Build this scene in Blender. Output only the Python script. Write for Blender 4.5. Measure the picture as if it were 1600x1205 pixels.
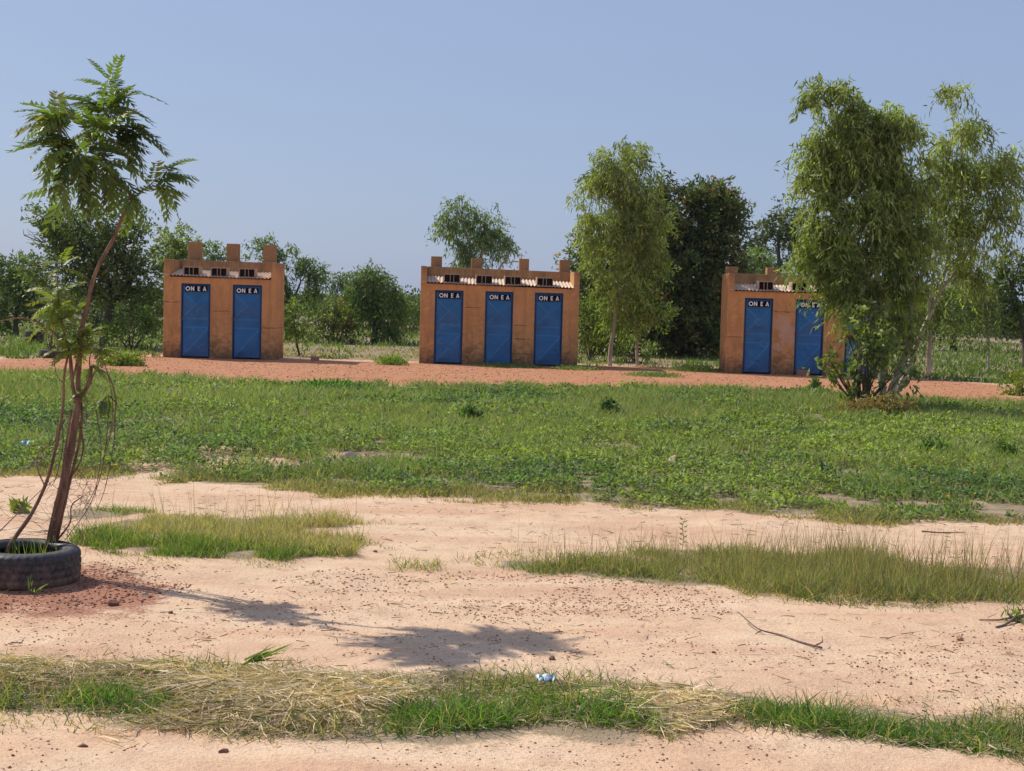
import bpy, bmesh, math, random
import numpy as np
from mathutils import Vector, Matrix

for o in list(bpy.data.objects):
    bpy.data.objects.remove(o)
scene = bpy.context.scene
COL = scene.collection
random.seed(7)
RNG = np.random.default_rng(11)
R = math.radians

# ------------------------------------------------------------------ camera
F = 2250.0                     # focal length in pixels of a 1600 px wide picture
CAM_H = 1.65
PITCH, ROLL = R(3.37), R(1.5)
cam_data = bpy.data.cameras.new('camera')
cam_data.sensor_width = 36.0
cam_data.lens = 36.0 * F / 1600.0
cam_data.clip_start = 0.1
cam_data.clip_end = 12000
cam = bpy.data.objects.new('camera', cam_data)
COL.objects.link(cam)
CAM_M = Matrix.Rotation(math.pi / 2 - PITCH, 4, 'X') @ Matrix.Rotation(ROLL, 4, 'Z')
cam.matrix_world = Matrix.Translation((0, 0, CAM_H)) @ CAM_M
scene.camera = cam

# ------------------------------------------------------------------ light
SUN_EL, SUN_AZ = R(43), R(57)      # azimuth measured from +Y towards -X
sun_dir = Vector((-math.sin(SUN_AZ) * math.cos(SUN_EL), math.cos(SUN_AZ) * math.cos(SUN_EL), math.sin(SUN_EL)))
world = bpy.data.worlds.new('World')
scene.world = world
world.use_nodes = True
wn = world.node_tree
wn.nodes.clear()
sky = wn.nodes.new('ShaderNodeTexSky')
sky.sky_type = 'NISHITA'
sky.sun_disc = False
sky.sun_elevation = SUN_EL
sky.sun_rotation = -SUN_AZ
sky.altitude = 0
sky.air_density = 1.0
sky.dust_density = 1.2
sky.ozone_density = 2.5
bg = wn.nodes.new('ShaderNodeBackground')
bg.inputs['Strength'].default_value = 0.10
wo = wn.nodes.new('ShaderNodeOutputWorld')
hz = wn.nodes.new('ShaderNodeMix')          # dusty air evens out the whole sky dome
hz.data_type = 'RGBA'
hz.inputs[0].default_value = 0.70
hz.inputs[7].default_value = (3.52, 4.50, 6.88, 1)
wn.links.new(sky.outputs[0], hz.inputs[6])
wn.links.new(hz.outputs[2], bg.inputs['Color'])
wn.links.new(bg.outputs[0], wo.inputs['Surface'])
sl = bpy.data.lights.new('sun', 'SUN')
sl.energy = 4.7
sl.angle = R(0.5)
sl.color = (1.0, 0.95, 0.84)
so = bpy.data.objects.new('sun', sl)
COL.objects.link(so)
so.rotation_euler = sun_dir.to_track_quat('Z', 'Y').to_euler()
scene.view_settings.view_transform = 'Standard'
scene.view_settings.look = 'None'
scene.view_settings.exposure = 0.0
scene.view_settings.gamma = 1.0
scene.render.engine = 'CYCLES'
scene.cycles.max_bounces = 6
scene.cycles.transparent_max_bounces = 8

# ------------------------------------------------------------------ helpers: photograph pixel -> place
M3 = CAM_M.to_3x3()

def ray(u, v):
    return (M3 @ Vector(((u - 800) / F, -(v - 602.5) / F, -1))).normalized()

def at(u, v, Y):
    d = ray(u, v)
    t = Y / d.y
    return Vector((d.x * t, Y, CAM_H + d.z * t))

def G(u, v, z=0.0):
    d = ray(u, v)
    t = (z - CAM_H) / d.z
    return Vector((d.x * t, d.y * t, z))

def poly(px):
    return np.array([[G(u, v).x, G(u, v).y] for u, v in px])

def inside(P, x, y):
    c = np.zeros(x.shape, bool)
    j = len(P) - 1
    for i in range(len(P)):
        xi, yi, xj, yj = P[i, 0], P[i, 1], P[j, 0], P[j, 1]
        cond = ((yi > y) != (yj > y))
        xx = (xj - xi) * (y - yi) / (yj - yi + 1e-12) + xi
        c ^= cond & (x < xx)
        j = i
    return c

_perm = np.random.default_rng(3).random((256, 256))

def vnoise(x, y):
    xi = np.floor(x).astype(int); yi = np.floor(y).astype(int)
    fx = x - xi; fy = y - yi
    fx = fx * fx * (3 - 2 * fx); fy = fy * fy * (3 - 2 * fy)
    a = _perm[xi & 255, yi & 255]; b = _perm[(xi + 1) & 255, yi & 255]
    c = _perm[xi & 255, (yi + 1) & 255]; d = _perm[(xi + 1) & 255, (yi + 1) & 255]
    return (a * (1 - fx) + b * fx) * (1 - fy) + (c * (1 - fx) + d * fx) * fy

def fbm(x, y, o=4):
    s = 0; a = 0.5; t = 0
    for i in range(o):
        s = s + a * vnoise(x * 2 ** i + 17.3 * i, y * 2 ** i + 5.1 * i); t += a; a *= 0.5
    return s / t

def noise3(P, s):
    x, y, z = P[:, 0] * s, P[:, 1] * s, P[:, 2] * s
    return (fbm(x + z * 0.37, y + z * 0.61, 3) + fbm(x * 0.7 + 31, z + y * 0.3, 3)) * 0.5

# ------------------------------------------------------------------ object helpers
def tag(o, label=None, cat=None, group=None, kind=None):
    if label: o['label'] = label
    if cat: o['category'] = cat
    if group: o['group'] = group
    if kind: o['kind'] = kind
    return o

def empty(name, loc, rz=0.0):
    o = bpy.data.objects.new(name, None)
    o.empty_display_size = 0.2
    COL.objects.link(o)
    o.location = loc
    o.rotation_euler = (0, 0, rz)
    return o

def link(name, me, mat=None, parent=None, loc=None):
    o = bpy.data.objects.new(name, me)
    COL.objects.link(o)
    if mat is not None:
        for m in (mat if isinstance(mat, (list, tuple)) else [mat]):
            if me.materials.find(m.name) < 0: me.materials.append(m)
    if parent is not None: o.parent = parent
    if loc is not None: o.location = loc
    return o

def np_mesh(name, V, faces_flat, sizes, tint=None, smooth=False):
    me = bpy.data.meshes.new(name)
    me.vertices.add(len(V))
    me.vertices.foreach_set('co', np.asarray(V, np.float32).ravel())
    me.loops.add(len(faces_flat))
    me.loops.foreach_set('vertex_index', np.asarray(faces_flat, np.int32))
    n = len(sizes)
    me.polygons.add(n)
    st = np.zeros(n, np.int32); st[1:] = np.cumsum(sizes)[:-1]
    me.polygons.foreach_set('loop_start', st)
    if tint is not None:
        a = me.attributes.new('tint', 'FLOAT_COLOR', 'POINT')
        c = np.ones((len(V), 4), np.float32); c[:, :3] = tint
        a.data.foreach_set('color', c.ravel())
    me.update(calc_edges=True)
    if smooth:
        me.polygons.foreach_set('use_smooth', np.ones(n, bool))
    return me

def unit(a):
    return a / (np.linalg.norm(a, axis=-1, keepdims=True) + 1e-9)

def rnd_dir(n):
    return unit(RNG.normal(size=(n, 3)))

def leaf_mesh(name, P, D, S, L, W, C, fold=0.15):
    """one diamond-shaped folded leaf per entry: two triangles"""
    n = len(P)
    N = np.cross(D, S)
    L = L[:, None]; W = W[:, None]
    V = np.empty((n, 4, 3))
    V[:, 0] = P
    V[:, 1] = P + D * L * 0.42 + S * W * 0.5 + N * W * fold
    V[:, 2] = P + D * L - N * L * 0.08
    V[:, 3] = P + D * L * 0.42 - S * W * 0.5 + N * W * fold
    idx = np.arange(n)[:, None] * 4
    Fc = np.concatenate([idx + np.array([0, 1, 2]), idx + np.array([0, 2, 3])], 1).ravel()
    T = np.repeat(C, 4, 0)
    return np_mesh(name, V.reshape(-1, 3), Fc, np.full(2 * n, 3), T)

def blade_mesh(name, P, D, L, W, C, bend):
    """one grass blade per entry: three triangles, bent at mid height"""
    n = len(P)
    S = unit(np.cross(D, rnd_dir(n)))
    L = L[:, None]; W = W[:, None]
    V = np.empty((n, 5, 3))
    V[:, 0] = P - S * W * 0.5
    V[:, 1] = P + S * W * 0.5
    mid = P + D * L * 0.55 + bend * 0.25
    V[:, 2] = mid + S * W * 0.4
    V[:, 3] = mid - S * W * 0.4
    V[:, 4] = P + D * L + bend
    idx = np.arange(n)[:, None] * 5
    Fc = np.concatenate([idx + np.array([0, 1, 2]), idx + np.array([0, 2, 3]), idx + np.array([3, 2, 4])], 1).ravel()
    return np_mesh(name, V.reshape(-1, 3), Fc, np.full(3 * n, 3), np.repeat(C, 5, 0))

class MB:
    def __init__(self):
        self.v = []; self.f = []; self.m = []
    def face(self, idx, m=0):
        self.f.append(idx); self.m.append(m)
    def box(self, a, b, m=0, mat=None):
        x0, y0, z0 = a; x1, y1, z1 = b
        i = len(self.v)
        pts = [(x0, y0, z0), (x1, y0, z0), (x1, y1, z0), (x0, y1, z0), (x0, y0, z1), (x1, y0, z1), (x1, y1, z1), (x0, y1, z1)]
        if mat is not None: pts = [tuple(mat @ Vector(p)) for p in pts]
        self.v += pts
        for q in ((0, 3, 2, 1), (4, 5, 6, 7), (0, 1, 5, 4), (1, 2, 6, 5), (2, 3, 7, 6), (3, 0, 4, 7)):
            self.face([i + k for k in q], m)
    def tube(self, pts, rad, n=6, m=0, cap=True):
        pts = [Vector(p) for p in pts]
        if not hasattr(rad, '__len__'): rad = [rad] * len(pts)
        base = len(self.v)
        up = Vector((0.13, 0.97, 0.21)).normalized()
        for k, p in enumerate(pts):
            t = (pts[min(k + 1, len(pts) - 1)] - pts[max(k - 1, 0)])
            if t.length < 1e-9: t = Vector((0, 0, 1))
            t.normalize()
            a = t.cross(up)
            if a.length < 1e-3: a = t.cross(Vector((1, 0, 0)))
            a.normalize(); b = t.cross(a)
            for j in range(n):
                w = 2 * math.pi * j / n
                self.v.append(tuple(p + (a * math.cos(w) + b * math.sin(w)) * rad[k]))
        for k in range(len(pts) - 1):
            for j in range(n):
                j2 = (j + 1) % n
                self.face([base + k * n + j, base + k * n + j2, base + (k + 1) * n + j2, base + (k + 1) * n + j], m)
        if cap:
            self.face([base + j for j in range(n)][::-1], m)
            e = base + (len(pts) - 1) * n
            self.face([e + j for j in range(n)], m)
    def prism(self, outline, z0, z1, m=0, mat=None):
        """outline in (x, z), extruded from y=z0 to y=z1"""
        i = len(self.v); n = len(outline)
        P = [(x, z0, z) for x, z in outline] + [(x, z1, z) for x, z in outline]
        if mat is not None: P = [tuple(mat @ Vector(p)) for p in P]
        self.v += P
        self.face([i + k for k in range(n)], m)
        self.face([i + n + k for k in range(n)][::-1], m)
        for k in range(n):
            k2 = (k + 1) % n
            self.face([i + k2, i + k, i + n + k, i + n + k2], m)
    def build(self, name, mats, parent=None, smooth=False, loc=None, tint=None):
        me = bpy.data.meshes.new(name)
        me.from_pydata(self.v, [], self.f)
        mats = mats if isinstance(mats, (list, tuple)) else [mats]
        for mm in mats: me.materials.append(mm)
        me.polygons.foreach_set('material_index', self.m)
        if smooth: me.polygons.foreach_set('use_smooth', [True] * len(self.f))
        if tint is not None:
            a = me.attributes.new('tint', 'FLOAT_COLOR', 'POINT')
            c = np.ones((len(self.v), 4), np.float32); c[:, :3] = tint
            a.data.foreach_set('color', c.ravel())
        bm = bmesh.new(); bm.from_mesh(me)
        bmesh.ops.recalc_face_normals(bm, faces=bm.faces)
        bm.to_mesh(me); bm.free()
        return link(name, me, None, parent, loc)

def wiggle(a, b, n, amp):
    a, b = Vector(a), Vector(b)
    L = (b - a).length
    out = []
    for k in range(n + 1):
        t = k / n
        j = Vector((random.uniform(-1, 1), random.uniform(-1, 1), random.uniform(-1, 1))) * amp * L * (0 if k in (0, n) else 1)
        out.append(a.lerp(b, t) + j)
    return out

def smooth_path(pts, sub=3):
    """Catmull-Rom through the points"""
    P = [Vector(p) for p in pts]
    P = [P[0] * 2 - P[1]] + P + [P[-1] * 2 - P[-2]]
    out = []
    for i in range(1, len(P) - 2):
        for k in range(sub):
            t = k / sub
            p0, p1, p2, p3 = P[i - 1], P[i], P[i + 1], P[i + 2]
            out.append(0.5 * ((2 * p1) + (p2 - p0) * t + (2 * p0 - 5 * p1 + 4 * p2 - p3) * t * t + (3 * p1 - p0 - 3 * p2 + p3) * t ** 3))
    out.append(P[-2])
    return out

def taper(r0, r1, n):
    return [r0 + (r1 - r0) * k / max(1, n - 1) for k in range(n)]

# ------------------------------------------------------------------ materials
def nmat(name):
    m = bpy.data.materials.new(name)
    m.use_nodes = True
    nt = m.node_tree
    nt.nodes.clear()
    out = nt.nodes.new('ShaderNodeOutputMaterial')
    return m, nt, out

def N(nt, typ, **kw):
    n = nt.nodes.new(typ)
    for k, v in kw.items():
        if k.startswith('_'):
            n.inputs[int(k[1:])].default_value = v
        elif k in n.inputs.keys():
            n.inputs[k].default_value = v
        else:
            setattr(n, k, v)
    return n

def noise(nt, vec, scale, detail=4, rough=0.55, dist=0.0):
    n = nt.nodes.new('ShaderNodeTexNoise')
    n.inputs['Scale'].default_value = scale
    n.inputs['Detail'].default_value = detail
    n.inputs['Roughness'].default_value = rough
    n.inputs['Distortion'].default_value = dist
    if vec is not None: nt.links.new(vec, n.inputs['Vector'])
    return n.outputs['Fac']

def ramp(nt, fac, a, b):
    n = nt.nodes.new('ShaderNodeMapRange')
    n.inputs['From Min'].default_value = a
    n.inputs['From Max'].default_value = b
    nt.links.new(fac, n.inputs['Value'])
    return n.outputs[0]

def mixc(nt, fac, a, b, blend='MIX'):
    n = nt.nodes.new('ShaderNodeMix')
    n.data_type = 'RGBA'
    n.blend_type = blend
    for inp, v in ((n.inputs[0], fac), (n.inputs[6], a), (n.inputs[7], b)):
        if isinstance(v, (int, float)): inp.default_value = v
        elif isinstance(v, tuple): inp.default_value = (*v, 1)
        else: nt.links.new(v, inp)
    return n.outputs[2]

def math_(nt, op, a, b=0.0):
    n = nt.nodes.new('ShaderNodeMath')
    n.operation = op
    for inp, v in ((n.inputs[0], a), (n.inputs[1], b)):
        if isinstance(v, (int, float)): inp.default_value = v
        else: nt.links.new(v, inp)
    return n.outputs[0]

def principled(nt, out, col, rough=0.8, metal=0.0, spec=0.3, bump=None, bstr=0.3, bdist=0.01):
    p = nt.nodes.new('ShaderNodeBsdfPrincipled')
    if isinstance(col, tuple): p.inputs['Base Color'].default_value = (*col, 1)
    else: nt.links.new(col, p.inputs['Base Color'])
    if isinstance(rough, (int, float)): p.inputs['Roughness'].default_value = rough
    else: nt.links.new(rough, p.inputs['Roughness'])
    p.inputs['Metallic'].default_value = metal
    p.inputs['Specular IOR Level'].default_value = spec
    if bump is not None:
        b = nt.nodes.new('ShaderNodeBump')
        b.inputs['Strength'].default_value = bstr
        b.inputs['Distance'].default_value = bdist
        nt.links.new(bump, b.inputs['Height'])
        nt.links.new(b.outputs[0], p.inputs['Normal'])
    nt.links.new(p.outputs[0], out.inputs['Surface'])
    return p

def leaf_material(name, rough=0.5, trans=0.4, spec=0.35):
    m, nt, out = nmat(name)
    a = nt.nodes.new('ShaderNodeAttribute'); a.attribute_name = 'tint'
    p = nt.nodes.new('ShaderNodeBsdfPrincipled')
    nt.links.new(a.outputs['Color'], p.inputs['Base Color'])
    p.inputs['Roughness'].default_value = rough
    p.inputs['Specular IOR Level'].default_value = spec
    t = nt.nodes.new('ShaderNodeBsdfTranslucent')
    tc = mixc(nt, 1.0, a.outputs['Color'], (1.5, 1.75, 0.55), 'MULTIPLY')
    nt.links.new(tc, t.inputs['Color'])
    mx = nt.nodes.new('ShaderNodeMixShader')
    mx.inputs[0].default_value = trans
    nt.links.new(p.outputs[0], mx.inputs[1]); nt.links.new(t.outputs[0], mx.inputs[2])
    nt.links.new(mx.outputs[0], out.inputs['Surface'])
    return m

LEAF = leaf_material('leaf', 0.5, 0.36, 0.45)
GRASS = leaf_material('grass_blade', 0.55, 0.38, 0.25)
STRAW = leaf_material('straw', 0.7, 0.15, 0.2)

def bark_material(name, a, b, scale=12, spec=0.2):
    m, nt, out = nmat(name)
    tc = nt.nodes.new('ShaderNodeTexCoord')
    mp = nt.nodes.new('ShaderNodeMapping'); mp.inputs['Scale'].default_value = (1, 1, 0.25)
    nt.links.new(tc.outputs['Object'], mp.inputs[0])
    n1 = noise(nt, mp.outputs[0], scale, 6, 0.65)
    c = mixc(nt, ramp(nt, n1, 0.35, 0.65), a, b)
    principled(nt, out, c, 0.85, 0, spec, n1, 0.6, 0.02)
    return m

BARK_DARK = bark_material('bark_dark', (0.07, 0.055, 0.045), (0.14, 0.11, 0.085))
BARK_PALE = bark_material('bark_pale', (0.36, 0.27, 0.20), (0.55, 0.45, 0.36), 5)
BARK_RED = bark_material('bark_reddish', (0.12, 0.065, 0.045), (0.30, 0.17, 0.12), 25)
TWIG = bark_material('dry_twig', (0.13, 0.09, 0.075), (0.24, 0.17, 0.14), 30)

def ground_material():
    m, nt, out = nmat('earth')
    tc = nt.nodes.new('ShaderNodeTexCoord')
    ob = tc.outputs['Object']
    at_ = nt.nodes.new('ShaderNodeAttribute'); at_.attribute_name = 'zone'
    sep = nt.nodes.new('ShaderNodeSeparateColor')
    nt.links.new(at_.outputs['Color'], sep.inputs[0])
    mp = nt.nodes.new('ShaderNodeMapping'); mp.inputs['Scale'].default_value = (0.42, 1.5, 1)
    mp.inputs['Rotation'].default_value = (0, 0, R(-6))
    nt.links.new(ob, mp.inputs[0])
    streak = noise(nt, mp.outputs[0], 1.6, 5, 0.6, 0.4)
    broad = noise(nt, ob, 0.55, 4, 0.6)
    mid = noise(nt, ob, 5.0, 5, 0.65)
    fine = noise(nt, ob, 55.0, 3, 0.7)
    grit = noise(nt, ob, 210.0, 2, 0.6)
    sand = mixc(nt, ramp(nt, broad, 0.35, 0.65), (0.75, 0.535, 0.355), (0.71, 0.475, 0.305))
    sand = mixc(nt, math_(nt, 'MULTIPLY', ramp(nt, streak, 0.46, 0.66), 0.55), sand, (0.57, 0.30, 0.19))
    sand = mixc(nt, math_(nt, 'MULTIPLY', ramp(nt, streak, 0.46, 0.30), 0.5), sand, (0.80, 0.60, 0.45))
    sand = mixc(nt, math_(nt, 'MULTIPLY', ramp(nt, mid, 0.48, 0.66), 0.5), sand, (0.54, 0.33, 0.215))
    sand = mixc(nt, math_(nt, 'MULTIPLY', ramp(nt, fine, 0.50, 0.68), 0.55), sand, (0.40, 0.22, 0.14))
    sand = mixc(nt, math_(nt, 'MULTIPLY', ramp(nt, grit, 0.54, 0.68), 0.5), sand, (0.36, 0.20, 0.13))
    sand = mixc(nt, math_(nt, 'MULTIPLY', ramp(nt, grit, 0.42, 0.32), 0.4), sand, (0.86, 0.66, 0.49))
    red = mixc(nt, ramp(nt, mid, 0.35, 0.65), (0.41, 0.17, 0.085), (0.53, 0.26, 0.145))
    red = mixc(nt, math_(nt, 'MULTIPLY', ramp(nt, fine, 0.52, 0.7), 0.6), red, (0.30, 0.11, 0.06))
    red = mixc(nt, math_(nt, 'MULTIPLY', ramp(nt, streak, 0.5, 0.7), 0.35), red, (0.56, 0.34, 0.22))
    soil = mixc(nt, ramp(nt, mid, 0.4, 0.62), (0.21, 0.16, 0.095), (0.38, 0.28, 0.19))
    soil = mixc(nt, ramp(nt, fine, 0.5, 0.7), soil, (0.30, 0.24, 0.14))
    grav = mixc(nt, ramp(nt, fine, 0.4, 0.6), (0.36, 0.13, 0.085), (0.22, 0.075, 0.05))
    jit = math_(nt, 'MULTIPLY', math_(nt, 'SUBTRACT', mid, 0.5), 1.3)
    jit2 = math_(nt, 'ADD', jit, math_(nt, 'MULTIPLY', math_(nt, 'SUBTRACT', fine, 0.5), 0.9))
    def msk(ch):
        return ramp(nt, math_(nt, 'ADD', sep.outputs[ch], jit2), 0.35, 0.65)
    c = mixc(nt, msk(0), sand, red)
    c = mixc(nt, msk(1), c, soil)
    c = mixc(nt, math_(nt, 'MULTIPLY', msk(2), 0.75), c, grav)
    hgt = math_(nt, 'ADD', math_(nt, 'MULTIPLY', mid, 1.0), math_(nt, 'ADD', math_(nt, 'MULTIPLY', fine, 0.45), math_(nt, 'MULTIPLY', grit, 0.15)))
    principled(nt, out, c, 0.95, 0, 0.1, hgt, 0.75, 0.02)
    return m
GROUND = ground_material()

def plaster_material(name, base, patch=None, cracks=()):
    m, nt, out = nmat(name)
    tc = nt.nodes.new('ShaderNodeTexCoord'); ob = tc.outputs['Object']
    sp = nt.nodes.new('ShaderNodeSeparateXYZ'); nt.links.new(ob, sp.inputs[0])
    big = noise(nt, ob, 1.3, 5, 0.6)
    mid = noise(nt, ob, 9.0, 5, 0.7)
    fine = noise(nt, ob, 85.0, 3, 0.7)
    b2 = tuple(x * 0.80 for x in base)
    b3 = tuple(min(1, x * 1.15) for x in base)
    c = mixc(nt, ramp(nt, big, 0.42, 0.58), tuple(x * 0.82 for x in base), base)
    c = mixc(nt, math_(nt, 'MULTIPLY', ramp(nt, mid, 0.48, 0.66), 0.6), c, b3)
    c = mixc(nt, math_(nt, 'MULTIPLY', ramp(nt, fine, 0.5, 0.72), 0.35), c, tuple(x * 0.5 for x in base))
    # vertical run-off streaks
    mp = nt.nodes.new('ShaderNodeMapping'); mp.inputs['Scale'].default_value = (7, 7, 0.5)
    nt.links.new(ob, mp.inputs[0])
    st = noise(nt, mp.outputs[0], 1.0, 4, 0.6)
    c = mixc(nt, math_(nt, 'MULTIPLY', ramp(nt, st, 0.50, 0.64), 0.3), c, tuple(x * 0.5 for x in base))
    # splash dirt and damp near the foot of the wall, grime along the wall heads
    low = ramp(nt, math_(nt, 'ADD', sp.outputs['Z'], math_(nt, 'MULTIPLY', math_(nt, 'SUBTRACT', mid, 0.5), -1.5)), 0.46, 0.02)
    c = mixc(nt, math_(nt, 'MULTIPLY', low, 0.75), c, (0.13, 0.075, 0.045))
    top = ramp(nt, math_(nt, 'ADD', sp.outputs['Z'], math_(nt, 'MULTIPLY', math_(nt, 'SUBTRACT', st, 0.5), 0.8)), 2.12, 2.45)
    c = mixc(nt, math_(nt, 'MULTIPLY', top, 0.55), c, (0.20, 0.12, 0.075))
    # dark blotches where rain splashes up, and pale scuffs
    bl = noise(nt, ob, 3.6, 5, 0.75, 0.6)
    zz = ramp(nt, sp.outputs['Z'], 1.1, 0.15)
    c = mixc(nt, math_(nt, 'MULTIPLY', math_(nt, 'MULTIPLY', ramp(nt, bl, 0.50, 0.57), zz), 0.6), c, (0.12, 0.075, 0.05))
    c = mixc(nt, math_(nt, 'MULTIPLY', ramp(nt, bl, 0.40, 0.33), 0.35), c, tuple(min(1, x * 1.35) for x in base))
    if patch:
        for (px, pz, rx, rz) in patch:
            dx = math_(nt, 'DIVIDE', math_(nt, 'SUBTRACT', sp.outputs['X'], px), rx)
            dz = math_(nt, 'DIVIDE', math_(nt, 'SUBTRACT', sp.outputs['Z'], pz), rz)
            dd = math_(nt, 'ADD', math_(nt, 'MULTIPLY', dx, dx), math_(nt, 'MULTIPLY', dz, dz))
            dd = math_(nt, 'ADD', dd, math_(nt, 'MULTIPLY', math_(nt, 'SUBTRACT', noise(nt, ob, 4.5, 3, 0.6), 0.5), 4.5))
            dd = math_(nt, 'ADD', dd, math_(nt, 'MULTIPLY', math_(nt, 'SUBTRACT', mid, 0.5), 1.2))
            c = mixc(nt, math_(nt, 'MULTIPLY', ramp(nt, dd, 1.05, 0.9), 0.6), c, (0.60, 0.38, 0.27))
    for (xa, xb, zc) in cracks:
        dz = math_(nt, 'ABSOLUTE', math_(nt, 'ADD', math_(nt, 'SUBTRACT', sp.outputs['Z'], zc), math_(nt, 'MULTIPLY', math_(nt, 'SUBTRACT', mid, 0.5), 0.10)))
        ln = ramp(nt, dz, 0.014, 0.006)
        ln = math_(nt, 'MULTIPLY', ln, math_(nt, 'MULTIPLY', ramp(nt, sp.outputs['X'], xa - .04, xa + .04), ramp(nt, sp.outputs['X'], xb + .1, xb - .1)))
        c = mixc(nt, math_(nt, 'MULTIPLY', ln, 0.8), c, (0.10, 0.06, 0.04))
    h = math_(nt, 'ADD', math_(nt, 'MULTIPLY', mid, 0.6), fine)
    principled(nt, out, c, 0.92, 0, 0.15, h, 0.55, 0.012)
    return m

def blue_material():
    m, nt, out = nmat('blue_door_paint')
    tc = nt.nodes.new('ShaderNodeTexCoord'); ob = tc.outputs['Object']
    oi = nt.nodes.new('ShaderNodeObjectInfo')
    off = nt.nodes.new('ShaderNodeVectorMath'); off.operation = 'ADD'
    nt.links.new(ob, off.inputs[0]); nt.links.new(oi.outputs['Location'], off.inputs[1])
    a = noise(nt, off.outputs[0], 3.0, 4, 0.6)
    b = noise(nt, off.outputs[0], 22.0, 4, 0.7)
    c = mixc(nt, ramp(nt, a, 0.35, 0.65), (0.010, 0.105, 0.27), (0.018, 0.15, 0.37))
    c = mixc(nt, math_(nt, 'MULTIPLY', ramp(nt, b, 0.6, 0.8), 0.2), c, (0.10, 0.24, 0.42))
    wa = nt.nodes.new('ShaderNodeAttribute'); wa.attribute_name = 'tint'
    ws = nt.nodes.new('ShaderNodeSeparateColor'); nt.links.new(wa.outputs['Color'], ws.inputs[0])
    c = mixc(nt, math_(nt, 'MULTIPLY', ws.outputs[0], math_(nt, 'ADD', 0.25, math_(nt, 'MULTIPLY', b, 0.7))), c, (0.10, 0.30, 0.56))  # lighter blue where light on the door creases is painted in
    sp = nt.nodes.new('ShaderNodeSeparateXYZ'); nt.links.new(ob, sp.inputs[0])
    low = ramp(nt, math_(nt, 'ADD', sp.outputs['Z'], math_(nt, 'MULTIPLY', math_(nt, 'SUBTRACT', b, 0.5), -0.8)), 0.3, 0.0)
    c = mixc(nt, math_(nt, 'MULTIPLY', low, 0.22), c, (0.20, 0.15, 0.12))
    c = mixc(nt, math_(nt, 'MULTIPLY', oi.outputs['Random'], 0.3), c, (0.03, 0.17, 0.36))
    c = mixc(nt, math_(nt, 'MULTIPLY', ramp(nt, b, 0.69, 0.73), 0.5), c, (0.16, 0.10, 0.07))
    principled(nt, out, c, math_(nt, 'ADD', math_(nt, 'MULTIPLY', b, 0.2), 0.30), 0.0, 0.45, a, 0.25, 0.03)
    return m

def simple(name, col, rough=0.7, metal=0.0, spec=0.3, var=0.25, scale=20, bstr=0.3):
    m, nt, out = nmat(name)
    tc = nt.nodes.new('ShaderNodeTexCoord')
    n1 = noise(nt, tc.outputs['Object'], scale, 5, 0.65)
    c = mixc(nt, n1, tuple(x * (1 - var) for x in col), tuple(min(1, x * (1 + var)) for x in col))
    principled(nt, out, c, rough, metal, spec, n1, bstr, 0.01)
    return m

BLUE = blue_material()
BLUE_FRAME = simple('blue_frame_paint', (0.008, 0.045, 0.14), 0.5, 0, 0.3)
BLACK = simple('black_sign_paint', (0.006, 0.006, 0.014), 0.9, 0, 0.05)
WHITE = simple('white_letter_paint', (0.88, 0.87, 0.85), 0.6, var=0.04)
STEEL = simple('dull_steel', (0.10, 0.13, 0.18), 0.45, 0.2)
SHEET = simple('roof_sheet', (0.60, 0.44, 0.32), 0.62, 0.0, 0.3, 0.22, 6)
CLAY = simple('vent_concrete', (0.42, 0.29, 0.21), 0.9)
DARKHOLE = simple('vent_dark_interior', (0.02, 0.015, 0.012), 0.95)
RUBBER = simple('tyre_rubber', (0.045, 0.043, 0.045), 0.62, 0, 0.4, 0.4, 25, 0.4)
RUBBER_DUST = simple('dusty_tyre_rubber', (0.085, 0.07, 0.06), 0.8, 0, 0.2, 0.4, 18, 0.4)
STONE = simple('laterite_stone', (0.22, 0.115, 0.075), 0.9, 0, 0.2, 0.4, 40, 0.8)
PALESTONE = simple('pale_stone', (0.46, 0.34, 0.28), 0.9, 0, 0.2, 0.3, 30, 0.8)
def tyre_material():
    m, nt, out = nmat('worn_tyre_rubber')
    tc = nt.nodes.new('ShaderNodeTexCoord'); ob = tc.outputs['Object']
    sp = nt.nodes.new('ShaderNodeSeparateXYZ'); nt.links.new(ob, sp.inputs[0])
    a = noise(nt, ob, 14, 5, 0.7); b = noise(nt, ob, 70, 3, 0.7)
    c = mixc(nt, ramp(nt, a, .35, .65), (.028, .027, .03), (.06, .055, .055))
    low = ramp(nt, math_(nt, 'ADD', sp.outputs['Z'], math_(nt, 'MULTIPLY', math_(nt, 'SUBTRACT', a, .5), -.35)), .13, .0)
    c = mixc(nt, math_(nt, 'MULTIPLY', low, .75), c, (.26, .15, .10))
    c = mixc(nt, math_(nt, 'MULTIPLY', ramp(nt, b, .5, .7), .35), c, (.22, .15, .11))
    principled(nt, out, c, math_(nt, 'ADD', math_(nt, 'MULTIPLY', a, .5), .3), 0, .4, b, .35, .004)
    return m
TYRE_WORN = tyre_material()
BRICK = simple('laterite_brick', (0.40, 0.20, 0.13), 0.9, 0, 0.2, 0.3, 25, 0.8)
GRAVEL = leaf_material('gravel', 0.95, 0.0, 0.1)
PLASTIC = simple('crumpled_plastic', (0.42, 0.52, 0.60), 0.35, 0, 0.5, 0.3, 60)
BLUEPLASTIC = simple('blue_plastic_film', (0.16, 0.36, 0.62), 0.4, 0, 0.5, 0.3, 60)
HILL = simple('far_hill', (0.10, 0.115, 0.07), 0.95, 0, 0.1, 0.35, 0.02)
PETAL = leaf_material('petal', 0.6, 0.3, 0.2)

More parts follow.
